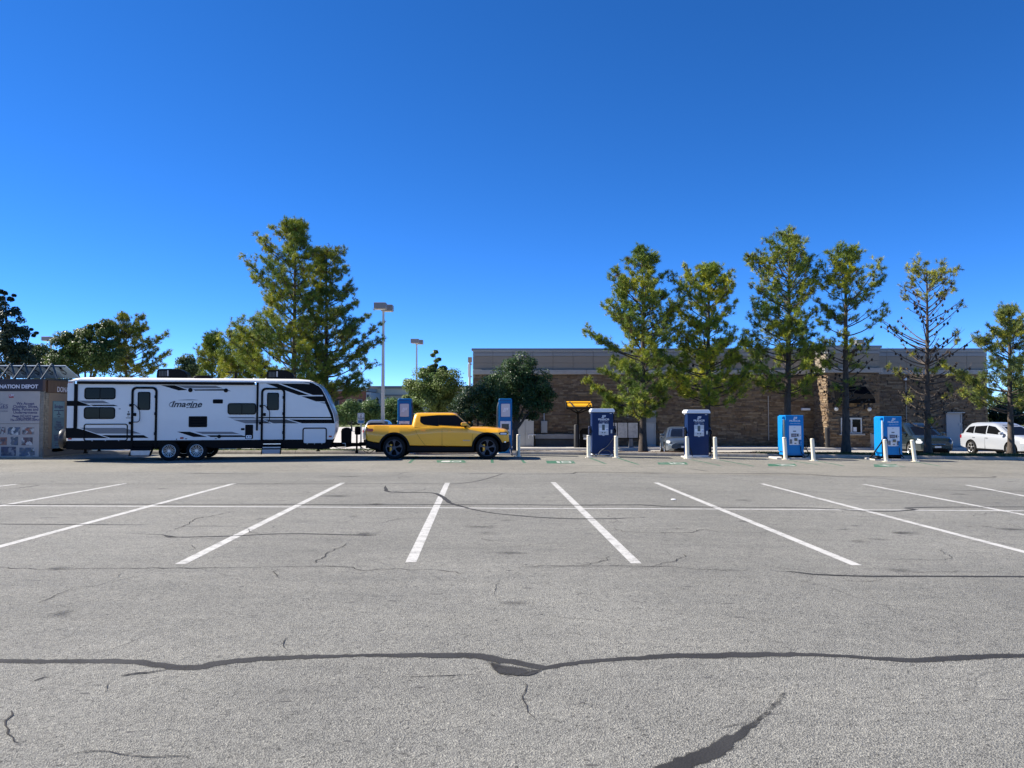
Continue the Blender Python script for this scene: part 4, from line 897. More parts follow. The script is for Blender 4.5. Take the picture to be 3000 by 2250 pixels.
# ------------------------------------------------------------------ chargers, bollards, sign
E5p, E4p, E6p, E7p, E8p = E5, E4, E6, E7, E8
def charger_logo(parent, x, z, s, y, mat=LOGOW):
    """three slanted rows of short bars"""
    for r_ in range(3):
        n = (3, 3, 2)[r_]
        for k in range(n):
            x0 = x + s * (-.5 + .33 * k + .12 * (1 - r_) + (.05 if r_ == 1 else 0)); z0 = z + s * (.22 - .3 * r_); w_ = s * .26; h = s * .22; sh = s * .09
            MB().prism([(x0, z0), (x0 + w_, z0), (x0 + w_ + sh, z0 + h), (x0 + sh, z0 + h)], y - .003, y + .001).build('logo_bar', mat, parent)
def cable(parent, pts, r, mat=RUBBER, name='charging_cable'):
    P = [Vector(p) for p in pts]; Q = [P[0]]
    for i in range(len(P) - 1):
        p0, p1, p2, p3 = P[max(i - 1, 0)], P[i], P[i + 1], P[min(i + 2, len(P) - 1)]
        for k in range(1, 7):
            t = k / 6; Q.append(.5 * ((2 * p1) + (p2 - p0) * t + (2 * p0 - 5 * p1 + 4 * p2 - p3) * t * t + (3 * p1 - p0 - 3 * p2 + p3) * t ** 3))
    return MB().tube(Q, r, 7).build(name, mat, parent, smooth=60)
def base_on(px, Y): x = at(px, 1335, Y).x; return Vector((x, Y, gz(x)))
# two dark blue chargers with a white cap: local x right, y away, z up, origin at front centre of the base
def dark_charger(px, label, variant):
    b = base_on(px, 30.75)
    t = thing('charging_station', label, 'charger', b, 0, 'charging stations along the kerb')
    W, D = .425, .62
    MB().box(-W - .12, W + .12, -.12, D + .1, -.12, .055).build('concrete_pad', CONCL, t, bevel=.012)
    MB().box(-W + .01, W - .01, .02, D - .02, .055, .115).build('plinth', WPANEL, t, bevel=.006)
    MB().box(-W, W, 0, D, .115, 1.78).build('cabinet', DBLUE, t, bevel=.012)
    cap = [(-W - .055, 1.782), (W + .055, 1.782), (W + .055, 1.85), (W - .0, 1.925), (-W, 1.925), (-W - .055, 1.85)]
    MB().prism(cap, -.07, D + .06).build('cap', WPANEL, t, bevel=.008)
    z = lambda v: 1.925 - (v - 898) / 4.254 / 73.2; x = lambda u: (u - 1770) / 4.254 / 73.2
    fp = MB().prism(rrect(x(1720), z(1226), x(1842), z(1085), .012), -.016, .004).build('control_panel', PANELG, t, bevel=.004)
    MB().box(x(1728), x(1835), -.0185, -.0165, z(1180), z(1135)).build('panel_field', WPANEL, fp)
    MB().box(x(1762), x(1796), -.022, -.0165, z(1167), z(1098)).build('display', M('lcd', (.06, .085, .09), .2), fp)
    for u in (1765, 1796): MB().lathe([(.001, -.034), (.022, -.034), (.026, -.026), (.026, -.01)], (x(u), 0, z(1195)), 'y', 14).build('button', M('button_steel', (.12, .14, .14), .3, metal=.6), fp, smooth=40)
    MB().box(x(1812), x(1838), -.0205, -.0165, z(1166), z(1158)).build('blue_strip', M('strip_blue', (.05, .10, .4), .4), fp)
    for v in (1079, 1232): MB().box(x(1768), x(1792), -.003, .001, z(v + 3), z(v - 3)).build('small_print', LOGOW, t)
    charger_logo(t, x(1783), z(1000), .145, -.002)
    text('FRANCIS', LOGOW, t, 'lettering', (x(1782), -.004, z(1033)), (1, 0, 0), (0, 0, 1), .094, offset=.0025, sx=1.18)
    text('ENERGY', LOGOW, t, 'lettering', (x(1782), -.003, z(1049)), (1, 0, 0), (0, 0, 1), .032, sx=2.6)
    text('electric vehicle charging', LOGOW, t, 'lettering', (x(1784), -.003, z(1064)), (1, 0, 0), (0, 0, 1), .034, sx=1.1)
    MB().box(x(1858), x(1885), -.003, .001, z(962), z(957)).build('small_print', LOGOW, t)
    MB().box(x(1868), x(1888), -.035, .002, z(1205), z(1160)).build('door_lock', STEEL, t, bevel=.006)
    MB().box(x(1900) - .004, x(1900), -.003, .001, z(1480), z(950)).build('door_seam', MATTE, t)
    for s in (-1, 1):
        h = MB().prism(rrect(.12, z(1235), .36, z(1115), .03), s * W if s < 0 else W, s * (W + .12), 'x').build('plug_holster', M('holster_blue', (.006, .015, .05), .4), t, bevel=.012)
        MB().tube([(s * (W + .06), .14, z(1150)), (s * (W + .09), -.02, z(1165)), (s * (W + .07), -.07, z(1200))], .03, 8).build('plug', MATTE, h, smooth=50)
        MB().tube([(s * (W + .03), .3, z(955)), (s * (W + .05), .3, z(960))], .03, 8).build('cable_gland', WPANEL, t)
    cable(t, [(-W - .045, .30, z(960)), (-W - .075, .27, z(1040)), (-W - .07, .25, z(1100)), (-W - .10, .16, z(1290)), (-W - .09, -.02, z(1420)), (-W + .08, -.10, .10), (-W + .02, -.14, .08), (-W - .10, -.02, .14), (-W - .12, .1, z(1240))] if variant == 0 else
          [(-W - .045, .30, z(960)), (-W - .075, .24, z(1060)), (-W - .09, .12, z(1180)), (-W - .03, -.04, z(1330)), (-W + .10, -.08, .35), (-W + .17, -.10, .08)], .017)
    if variant == 0:
        cable(t, [(W + .07, -.06, z(1200)), (W + .01, -.08, z(1250)), (x(1825), -.09, z(1360)), (x(1740), -.10, z(1425)), (x(1718), -.12, z(1460)), (x(1735), -.14, .08), (x(1800), -.16, .075), (x(1850), -.14, .085), (x(1870), -.1, .15), (x(1830), -.08, .27), (x(1775), -.09, .25)], .017, M('grey_cable', (.10, .10, .105), .5))
        MB().tube([(x(1672), -.14, .075), (x(1690), -.16, .074), (x(1760), -.2, .073), (x(1850), -.18, .074)], .016, 7).build('charging_cable', RUBBER, t)
    cable(t, [(W + .045, .3, z(960)), (W + .075, .26, z(1080)), (W + .09, .2, z(1240)), (W + .11, .12, z(1380)), (W + .08, .06, .12), (W + .02, -.02, .1), (W + .09, .0, .2), (W + .1, .1, z(1200))], .017)
    return t
dark_charger(1766, 'dark blue charging station with white cap, beside the yellow menu canopy', 0)
dark_charger(2046, 'dark blue charging station with white cap, in front of the blue grey sedan', 1)
# two bright blue chargers
def bright_charger(px, label, variant):
    b = base_on(px, 30.7)
    t = thing('charging_station', label, 'charger', b, 0, 'charging stations along the kerb')
    K = 4.254 * 73.4; x = lambda u: (u - 715) / K; z = lambda v: 1.755 - (v - 983) / K
    x0, x1 = x(605), x(831); D = .75
    MB().box(x(478), x(905), -.14, D + .1, -.12, .07).build('concrete_pad', CONCL, t, bevel=.012)
    f = MB()
    for q in (x0 + .02, (x0 + x1) / 2 - .05, x1 - .14): f.box(q, q + .1, .02, D - .02, .07, .155)
    f.build('foot_frame', MATTE, t)
    MB().box(x0, x1, 0, D, .155, 1.755).build('cabinet', LBLUE, t, bevel=.012)
    MB().box(x0 + .003, x1 - .003, -.012, .002, .16, .225).build('kick_plate', MATTE if variant else MBLUE, t, bevel=.004)
    if variant:
        for q in (x0 + .14, x0 + .47): MB().box(q, q + .13, -.02, -.011, .155, .215).build('foot_slot', BLACK, t)
    sp_ = MB().box(x0 - .075, x0 - .002, .06, D - .06, .3, 1.72).build('side_fin', LBLUE, t, bevel=.02)
    MB().lathe([(.001, 0), (.05, 0), (.06, .02), (.05, .05), (.03, .06)], (x0 - .10, .12, z(1010)), 'x', 14).build('cable_knob', LBLUE, t, smooth=40)
    # ribbed conduit on the left edge
    rb = MB()
    for i in range(26):
        zz = z(1045) - i * .029
        rb.lathe([(.034, 0), (.040, .006), (.040, .014), (.034, .02)], (x0 - .055, .0, zz), 'z', 10)
    rb.tube([(x0 - .055, 0, z(1045) + .03), (x0 - .055, 0, z(1045) - 26 * .029)], .032, 8)
    rb.build('ribbed_conduit', M('conduit_white', (.55, .57, .6), .5) if variant else M('conduit_grey', (.16, .18, .2), .5), t)
    fp = MB().prism(rrect(x(650), z(1352), x(799), z(1113), .008), -.016, .004).build('control_panel', WPANEL, t, bevel=.004)
    bx = lambda n_, u0, v0, u1, v1, mt, d: MB().prism(rrect(x(u0), z(v1), x(u1), z(v0), .006), -d, -.0165).build(n_, mt, fp, bevel=.003)
    bx('vent_grille', 697, 1175, 735, 1190, GREY, .02); bx('screen_bezel', 674, 1211, 739, 1253, SCREEN, .024)
    MB().box(x(680), x(733), -.0265, -.0245, z(1247), z(1219)).build('screen', M('lit_screen', (.22, .2, .26), .2), fp)
    bx('card_reader', 747, 1216, 763, 1246, BLACK, .03); bx('button', 782, 1226, 791, 1238, GREY, .022); bx('reader_bezel', 743, 1208, 776, 1256, PANELG, .021)
    bx('plug_pocket', 655, 1283, 685, 1338, GREY, .024); bx('plug_pocket', 712, 1268, 746, 1302, M('olive_plug', (.14, .14, .10), .5), .06); bx('plug_pocket', 765, 1288, 795, 1340, GREY, .024)
    bx('label', 712, 1325, 738, 1340, GREY, .02); bx('label', 706, 1130, 728, 1138, PANELG, .019)
    charger_logo(t, x(726), z(1024), .14, -.002)
    text('FRANCIS', LOGOW, t, 'lettering', (x(722), -.004, z(1055)), (1, 0, 0), (0, 0, 1), .09, offset=.0015, sx=1.22)
    text('electric vehicle charging', LOGOW, t, 'lettering', (x(727), -.003, z(1086)), (1, 0, 0), (0, 0, 1), .036, sx=1.1)
    pl = MB().tube([(x(782), -.05, z(1360)), (x(782), -.085, z(1330)), (x(775), -.09, z(1310))], .026, 8).tube([(x(775), -.09, z(1310)), (x(790), -.06, z(1300))], .032, 8)
    pl.build('charging_plug', LBLUE, t, smooth=50)
    cable(t, [(x(782), -.07, z(1370)), (x(785), -.09, z(1440)), (x(800), -.11, .22), (x(830), -.12, .11)], .016)
    if variant == 0:
        cable(t, [(x(832), .12, z(1245)), (x(850), .06, z(1240)), (x(885), .02, z(1290)), (x(880), 0, z(1370)), (x(845), .04, z(1405)), (x(836), .1, z(1330)), (x(860), .02, z(1400)), (x(888), -.04, z(1460)), (x(850), -.10, .10), (x(800), -.13, .09)], .019)
        cable(t, [(x0 - .09, .02, z(1040)), (x0 - .11, 0, z(1250)), (x0 - .10, -.03, z(1430)), (x0 - .02, -.1, .12), (x(640), -.13, .09), (x(540), -.13, .088)], .016)
    else:
        cable(t, [(x0 - .055, -.03, z(1262)), (x0 - .12, -.05, z(1300)), (x0 - .33, -.06, z(1390)), (x0 - .55, -.07, z(1480)), (x0 - .62, -.08, .13), (x0 - .48, -.10, .10), (x0 - .2, -.11, .10), (x0 - .09, -.09, .3), (x0 - .10, -.05, z(1300))], .027)
        cable(t, [(x0 - .03, -.03, z(1240)), (x0 + .05, -.06, z(1245)), (x0 + .1, -.07, z(1300)), (x0 + .03, -.07, z(1345)), (x0 - .06, -.06, z(1330))], .018)
    return t
bright_charger(2160 + 715 / 4.254, 'bright blue charging station with dark conduit, left of the stone pillar', 0)
bright_charger(2160 + 1942 / 4.254, 'rightmost bright blue charging station with thick black cable hanging at its left', 1)
# two tall slim chargers by the truck
def slim_charger(px, Y, label, flip):
    b = base_on(px, Y); t = thing('charging_station', label, 'charger', b, 0, 'charging stations along the kerb')
    K = 4.096 * 2253 / Y; x = lambda u: (u - 2050) / K; z = lambda v: 2.30 - (v - 152) / K; W = .272; D = .5
    MB().box(-W - .15, W + .15, -.12, D + .12, -.12, .06).build('concrete_pad', CONCL, t, bevel=.012)
    MB().prism([(-W, .06), (W, .06), (W, 2.26), (W - .03, 2.30), (-W + .03, 2.30), (-W, 2.26)], 0, D).build('cabinet', MBLUE, t, bevel=.015)
    MB().box(-W + .05, W - .05, -.004, .002, z(178), z(172)).build('top_seam', M('seam_blue', (.004, .04, .14), .5), t)
    a = rrect(x(1996), z(377), x(2110), z(208), .03); MB().prism(a, -.012, .003).build('display_frame', M('frame_blue', (.02, .1, .3), .4), t, bevel=.003)
    MB().prism(rrect(x(2000), z(370), x(2106), z(216), .03), -.017, -.0125).build('display_panel', PANELG, t)
    charger_logo(t, x(2052), z(288), .19, -.0185, M('logo_pale', (.74, .77, .82), .5))
    fp = MB().prism(rrect(x(1990), z(590), x(2113), z(423), .01), -.014, .003).build('control_panel', WPANEL, t, bevel=.004)
    MB().box(x(2006), x(2094), -.02, -.0145, z(524), z(455)).build('screen', SCREEN, fp)
    for u0, v0, u1, v1 in ((2018, 545, 2042, 565), (2052, 550, 2083, 570)): MB().box(x(u0), x(u1), -.024, -.0145, z(v1), z(v0)).build('card_reader', BLACK, fp)
    MB().lathe([(.001, -.025), (.012, -.025), (.012, -.012)], (x(2098), 0, z(556)), 'y', 10).build('button', BLACK, fp)
    MB().box(x(2040), x(2064), -.016, -.0145, z(432), z(429)).build('small_print', GREY, fp)
    s = 1 if flip else -1
    cable(t, [(s * (W + .005), .2, z(200)), (s * (W + .05), .16, z(260)), (s * (W + .055), .14, z(360)), (s * (W + .05), .12, z(470)), (s * (W + .01), .08, z(545))], .022, M('grey_cable', (.10, .10, .105), .5))
    MB().prism(rrect(.1, z(640), .3, z(590), .03), W if flip else -W, (W if flip else -W) + s * .1, 'x').build('plug_holster', BLACK, t, bevel=.01)
    return t
slim_charger(1180.5 + 3, 31.6, 'tall slim blue charging station standing behind the pickup bed', True)
C6 = slim_charger(980 + 2050 / 4.096, 31.3, 'tall slim blue charging station in front of the pickup nose', False)
# cable from the charger to the truck nose
pts = [C6.location + Vector((.12, -.02, .95)), C6.location + Vector((.06, -.45, .80))]
q0 = Vector((U0 + tx(2082), TKY + .35, tz(640))); q1 = Vector((U0 + tx(2098), TKY + .3, tz(700))); q2 = Vector((U0 + tx(2125), TKY + .5, tz(830))); q3 = Vector((U0 + tx(2132), TKY + 1.4, .05)); q4 = C6.location + Vector((.2, -.15, .2)); q5 = C6.location + Vector((.2, -.02, .5))
cb = cable(None, [q0, q1, q2, q3, q4, q5], .016, M('grey_cable'))
tag(cb, 'grey charging cable hanging from the pickup nose to the slim charger', 'cable')
# bollards
BOL = 'cream bollards guarding the chargers'
def bollard(px, py, top_py, label, lean=0.):
    g = gnd(px, py); K = 2253 / g.y; h = (py - top_py) / K
    t = thing('bollard', label, 'bollard', (g.x, g.y, g.z), 0, BOL); r = .075
    MB().prism(rrect(-.13, -.13, .13, .13, .02), -.02, .016, 'z').build('base_plate', CREAM, t)
    for a in range(4): MB().lathe([(.016, .014), (.016, .034), (.001, .036)], (.1 * (1 if a % 2 else -1), .1 * (1 if a > 1 else -1), 0), 'z', 6).build('bolt', STEEL, t)
    MB().lathe([(r, .01), (r, h - .09), (r * 1.02, h - .085), (r * 1.02, h - .03), (r * .96, h - .012), (r * .8, h), (.001, h)], (0, 0, 0), 'z', 22).build('post', CREAM, t, smooth=40)
    MB().lathe([(r * 1.03, h - .05), (r * 1.03, h - .035)], (0, 0, 0), 'z', 22).build('cap_seam', M('seam_grey', (.12, .11, .10), .7), t)
    MB().box(.0, .055, -r * .62, -r * .4, h - .022, h + .004).build('cap_slot', MATTE, t)
    t.rotation_euler = (0, lean, 0)
bollard(*E5(718, 1522), E5(0, 1246)[1], 'cream bollard standing alone to the right of the pickup nose')
bollard(*E5(1594, 1533), E5(0, 1257)[1], 'cream bollard at the left of the dark blue charger by the menu canopy')
bollard(*E5(1937, 1536), E5(0, 1264)[1], 'cream bollard at the right of the dark blue charger by the menu canopy')
bollard(*E6(1336, 1463), E6(0, 1188)[1], 'cream bollard at the left of the charger before the sedan', -.012)
bollard(*E6(1686, 1466), E6(0, 1192)[1], 'cream bollard at the right of the charger before the sedan', -.02)
bollard(*E7(602, 1558), E7(0, 1280)[1], 'cream bollard at the left of the bright blue charger near the stone pillar', -.045)
bollard(*E7(952, 1572), E7(0, 1297)[1], 'cream bollard at the right of the bright blue charger near the stone pillar', -.06)
bollard(*E7(1856, 1583), E7(0, 1308)[1], 'cream bollard at the left of the rightmost charger', -.05)
bollard(*E8(768, 1583), E8(0, 1312)[1], 'rightmost cream bollard, leaning, right of the last charger', -.115)
# charging sign on a post
g = at(1057, 1300, 33.2); g.z = isl_z(g.x, g.y)
t = thing('parking_sign', 'white and blue parking sign on a steel post between trailer and pickup', 'sign', g)
K = 4.096 * 2253 / 33.2; x = lambda u: (u - 316) / K; z = lambda v: at(1057, 1120 + v / 4.096, 33.2).z - g.z
MB().box(-.03, .03, 0, .045, -.2, z(480)).build('post', STEEL, t, bevel=.006)
pl = MB().prism(rrect(x(275), z(495), x(357), z(368), .025), -.006, -.001).build('sign_plate', M('sign_grey', (.6, .62, .63), .45), t)
MB().ring(rrect(x(281), z(489), x(351), z(374), .02), rrect(x(284), z(486), x(348), z(377), .018), -.0085, -.0065).build('border', M('sign_blue', (.02, .10, .22), .5), pl)
MB().prism(rrect(x(283), z(488), x(349), z(456), .01), -.0095, -.0065).build('blue_field', M('sign_field', (.01, .16, .36), .5), pl)
ink = M('sign_ink', (.02, .03, .06), .6)
MB().tube([(x(311), -.01, z(385)), (x(322), -.01, z(385)), (x(313), -.01, z(402))], .008, 5).build('lettering', ink, pl)
for b_, v, s_ in (('EV', 412, .085), ('CHARGING', 430, .055), ('ONLY', 444, .055)): text(b_, ink, pl, 'lettering', (x(316), -.0085, z(v)), (1, 0, 0), (0, 0, 1), s_, offset=.002)
text('*', M('sign_gold', (.5, .4, .05), .5), pl, 'lettering', (x(316), -.0105, z(474)), (1, 0, 0), (0, 0, 1), .07)
# ------------------------------------------------------------------ donation shed at the left edge
SX, SY = at(128, 1250, 29.0).x, 29.0
sh = thing('donation_shed', 'tan donation depot shed with stone corners and picture panels at the left edge', 'shed', (SX, SY, 0))
DS = 5.53; fx = lambda u: at(u / DS, 1250, SY).x - SX; fz = lambda v: at(100, 1050 + v / DS, SY).z
TAUPE = M('taupe_panel', (.36, .335, .315), .6, var=.06, vs=3); TAN = M('tan_panel', (.20, .155, .115), .65, var=.1, vs=2); NAVYF = M('fascia_dark', (.022, .018, .028), .6, var=.1)
WOOD = M('brown_fascia', (.075, .04, .025), .5, var=.5, vs=2.5, stretch=(3, 3, .5)); NAVY = M('navy_print', (.03, .035, .12), .6); DSTONE = M('shed_stone', (.20, .19, .165), .9, var=.3, vs=4, bump=.6, bs=25)
XL = -6.5; ZTOP = fz(352)
MB().box(XL, -.03, .03, 3.3, .05, ZTOP - .02).build('shed_core', M('shed_core', (.14, .12, .10), .8), sh)
MB().box(XL, -.0, -.02, 3.35, -.1, .05).build('slab', CONC, sh)
fa = MB().box(XL, fx(690), -.05, .028, fz(526), ZTOP).build('front_fascia', NAVYF, sh, bevel=.008)
MB().box(fx(690), .05, -.05, 3.35, ZTOP - .0, ZTOP + .05).build('roof_edge', M('roof_edge', (.03, .03, .035), .6), sh)
MB().box(XL, fx(690), -.05, 3.35, ZTOP, ZTOP + .048).build('roof', M('roof_edge'), sh)
MB().box(fx(692), .045, -.045, .028, fz(526), ZTOP - .002).build('fascia_corner', WOOD, sh)
SERIF = M('pale_print', (.60, .60, .66), .6)
# serif letters cut by hand on the front fascia
text('DONATION DEPOT', SERIF, fa, 'lettering', (fx(615), -.054, fz(459)), (1, 0, 0), (0, 0, 1), fz(430) * 1.43 - fz(488) * 1.43, 'RIGHT', offset=.007, sx=1.02)
fp = MB().box(XL, fx(641), -.012, .028, fz(1592), fz(532)).build('front_panel', TAUPE, sh)
MB().box(XL, fx(641), -.02, -.0125, fz(1062), fz(1054)).build('panel_joint', M('joint', (.16, .15, .14), .7), sh)
MB().box(XL, fx(690), -.03, .028, .05, fz(1594)).build('base_rail', CONC, sh)
def stones(parent, plane, a0, a1, z0, z1, c, n_h, mat, seed, wmin=.1, wmax=.3, d=.05):
    rnd = random.Random(seed); z = z0
    while z < z1 - .02:
        h = rnd.uniform(*n_h); h = min(h, z1 - z); a = a0
        while a < a1 - .02:
            w_ = min(rnd.uniform(wmin, wmax), a1 - a); dd = d * rnd.uniform(.5, 1)
            if a1 - a - w_ < .05: w_ = a1 - a
            if plane == 'y': MB().box(a + .004, a + w_ - .004, c - dd, c + .02, z + .004, z + h - .004).build('stone', mat, parent, bevel=.006)
            else: MB().box(c - .02, c + dd, a + .004, a + w_ - .004, z + .004, z + h - .004).build('stone', mat, parent, bevel=.006)
            a += w_
        z += h
stones(sh, 'y', fx(643), fx(708), fz(1592), fz(530), .025, (.06, .13), DSTONE, 3)
for v, b_, s_, st in ((733, 'We Accept', .115, 0), (781, 'Clothing, Shoes,', .115, 0), (828, 'Belts, Purses and', .115, 0), (877, 'Undergarments', .115, 0), (936, 'Please DO NOT Leave', .085, .25), (968, 'Toys Outside of', .085, .25), (998, 'The DONATION DEPOT', .085, .25)):
    text(b_, NAVY, fp, 'lettering', (fx(408), -.0145, fz(v)), (1, 0, 0), (0, 0, 1), s_ * 1.25, offset=.003, shear=st, sx=1.0)
text('BRIDGES', NAVY, fp, 'lettering', (fx(128), -.0145, fz(779)), (1, 0, 0), (0, 0, 1), .19, 'RIGHT', offset=.001, sx=1.15)
text('community foundation', NAVY, fp, 'lettering', (fx(126), -.0145, fz(853)), (1, 0, 0), (0, 0, 1), .06, 'RIGHT')
text('FOUNDATION', NAVY, fp, 'lettering', (fx(126), -.0145, fz(815)), (1, 0, 0), (0, 0, 1), .04, 'RIGHT', sx=1.6)
MB().tube([(fx(-60), -.014, fz(735)), (fx(-10), -.014, fz(720)), (fx(40), -.014, fz(738))], .006, 5).build('logo_arc', NAVY, fp)
MB().prism(rrect(fx(136), fz(640), fx(215), fz(582), .02), -.016, -.0125).build('logo_red', M('logo_red', (.30, .06, .07), .6), fp)
text('UM', SERIF, fp, 'lettering', (fx(176), -.0175, fz(600)), (1, 0, 0), (0, 0, 1), .11, offset=.004, shear=.3)
def photo(name, seed, cols):
    m, nt, b = newmat(name); L = nt.links.new
    tc = N(nt, 'ShaderNodeTexCoord'); v = N(nt, 'ShaderNodeTexVoronoi', Scale=9.); n_ = N(nt, 'ShaderNodeTexNoise', Scale=5., Detail=6.)
    mp = N(nt, 'ShaderNodeMapping'); mp.inputs['Location'].default_value = (seed, seed * 2, seed); L(tc.outputs['Object'], mp.inputs[0]); L(mp.outputs[0], n_.inputs['Vector']); L(mp.outputs[0], v.inputs['Vector'])
    ad = N(nt, 'ShaderNodeMath', operation='MULTIPLY_ADD'); L(v.outputs['Color'], ad.inputs[0]); ad.inputs[1].default_value = .55; L(n_.outputs[0], ad.inputs[2])
    r = ramp(nt, [(p_, c) for p_, c in zip((.35, .55, .7, .85, 1.), cols)]); L(ad.outputs[0], r.inputs[0]); L(r.outputs[0], b.inputs['Base Color']); b.inputs['Roughness'].default_value = .4
    return m
dk = (.012, .013, .016); gr = (.10, .11, .12)
PH = [photo('print_a', 1, [dk, (.05, .05, .06), (.10, .03, .04), gr, (.45, .45, .45)]), photo('print_b', 7, [dk, (.05, .07, .07), (.05, .08, .16), gr, (.5, .52, .52)]), photo('print_c', 3, [dk, (.05, .04, .06), (.30, .10, .05), gr, (.4, .4, .4)]), photo('print_d', 11, [dk, (.012, .016, .04), (.02, .03, .09), (.05, .05, .07), (.2, .2, .22)])]
for i, (u0, v0, u1, v1) in enumerate([(-110, 1112, 92, 1226), (132, 1115, 332, 1238), (370, 1118, 558, 1230), (-100, 1278, 122, 1405), (183, 1268, 302, 1405), (360, 1280, 538, 1406), (-230, 1430, -20, 1580), (30, 1430, 272, 1578), (328, 1444, 576, 1585)]):
    MB().box(fx(u0), fx(u1), -.019, -.0125, fz(v1), fz(v0)).build('picture', PH[(0, 1, 2, 2, 1, 0, 3, 3, 1)[i]], fp)
# right side of the shed, receding
def sdy(u): px = u / DS; d = ray(px, 1250); return d.y * (SX / d.x) - SY
def sdz(u, v): d = ray(u / DS, 1050 + v / DS); return CAMZ + d.z * (SX / d.x)
ye = 3.3
MB().box(-.028, .05, sdy(745), ye, sdz(800, 552), ZTOP - .002).build('side_fascia', WOOD, sh, bevel=.006)
MB().box(-.028, .012, sdy(780), ye, .35, sdz(800, 556)).build('side_panel', TAN, sh)
stones(sh, 'x', sdy(722), sdy(778), .12, sdz(800, 556), -.02, (.06, .13), DSTONE, 4, .08, .2)
MB().box(-.028, .03, sdy(700), ye, .05, .34).build('side_base', M('shed_core'), sh)
a, b = sdy(838), sdy(1028); TEAL = M('teal_poster', (.10, .22, .27), .5, var=.12, vs=2); TEALD = M('teal_poster_dark', (.05, .14, .20), .5, var=.12, vs=2)
z0, z1, zm = sdz(900, 1512), sdz(900, 690), sdz(900, 958)
po = MB().box(.013, .03, a, b, z0, z1).build('poster', TEALD, sh); MB().box(.0305, .033, a + .03, b - .03, zm, z1 - .03).build('poster_top', TEAL, po)
cy = (a + b) / 2
text('Bridges', NAVY, po, 'lettering', (.035, cy, sdz(930, 780)), (0, 1, 0), (0, 0, 1), .2, offset=.003)
for v, b_, s_ in ((842, 'community foundation', .07), (880, '&', .16), (905, 'partners', .08), (942, 'thanks', .06), (1033, 'Please', .12), (1072, 'Helping', .12), (1112, 'Our Friends', .12), (1150, 'Succeed', .12), (1250, 'DONATIONS', .1), (1285, 'Support the', .12), (1318, 'community', .12), (1380, 'open every day', .06), (1410, 'all items welcome', .06)):
    text(b_, NAVY, po, 'lettering', (.0345 if v < 950 else .032, cy, sdz(930, v)), (0, 1, 0), (0, 0, 1), s_, offset=.002)
text('DONATION DEPOT', SERIF, sh, 'lettering', (.054, sdy(890), sdz(960, 508)), (0, 1, 0), (0, 0, 1), .28, 'LEFT', offset=.004, sx=.92)
# solar panels on the shed roof: backs towards the camera
sol = thing('solar_panel_rack', 'row of tilted solar panels seen from behind on the donation shed roof', 'solar panel', (SX, SY, ZTOP + .05))
zt_ = fz(122) - ZTOP - .02; yb, yt = 1.35, .55
PB = M('panel_backsheet', (.42, .52, .60), .5, var=.05); RK = M('rack_steel', (.02, .05, .075), .7)
def sfx(u, Y): return at(u / DS, 1250, SY + Y).x - SX
xr = sfx(1038, yt); wp = (sfx(1038, yt) - sfx(815, yt))
for i in range(5):
    x1 = xr - i * wp; x0 = x1 - wp + .015; sh_ = .10
    p_ = MB(); n_ = Vector((0, zt_ - .08, yb - yt)).normalized() * .035
    q = [Vector((x0 + sh_, yb, .08)), Vector((x1 + sh_, yb, .08)), Vector((x1, yt, zt_)), Vector((x0, yt, zt_))]
    p_.add(q + [v + n_ for v in q], [(0, 1, 2, 3), (4, 7, 6, 5), (0, 4, 5, 1), (1, 5, 6, 2), (2, 6, 7, 3), (3, 7, 4, 0)])
    pn = p_.build('solar_panel', PB, sol)
    f_ = lambda s, t: q[0].lerp(q[1], s).lerp(q[3].lerp(q[2], s), t)
    for s0, t0, s1, t1, mt in ((.42, .80, .58, .96, BLACK), (.3, .62, .44, .74, GREY)):
        z_ = [f_(s0, t0), f_(s1, t0), f_(s1, t1), f_(s0, t1)]; MB().add([v - n_ * .1 for v in z_] + [v - n_ * .9 for v in z_], [(0, 1, 2, 3), (4, 7, 6, 5), (0, 4, 5, 1), (1, 5, 6, 2), (2, 6, 7, 3), (3, 7, 4, 0)]).build('junction_box', mt, pn)
    MB().tube([f_(.5, .85) - n_ * .7, f_(.55, .5) - n_ * .8, f_(.35, .35) - n_ * .8, f_(.2, .5) - n_ * .7], .012, 5).build('panel_cable', MATTE, pn)
    xx = x0 + .02
    MB().tube([(xx, yt - .03, zt_ + .10), (xx - .20, .2, .01)], .032, 6).build('rack_leg', RK, sol)
    MB().tube([(xx + .03, yt - .03, zt_ + .05), (xx + .34, .28, .01)], .032, 6).build('rack_leg', RK, sol)
MB().box(xr - 5 * wp, xr, yt - .05, yt - .01, zt_ - .05, zt_ + .0).build('rack_rail', RK, sol)
MB().box(xr - 5 * wp + .1, xr + .1, yb - .02, yb + .02, -.0, .06).build('rack_rail', RK, sol)
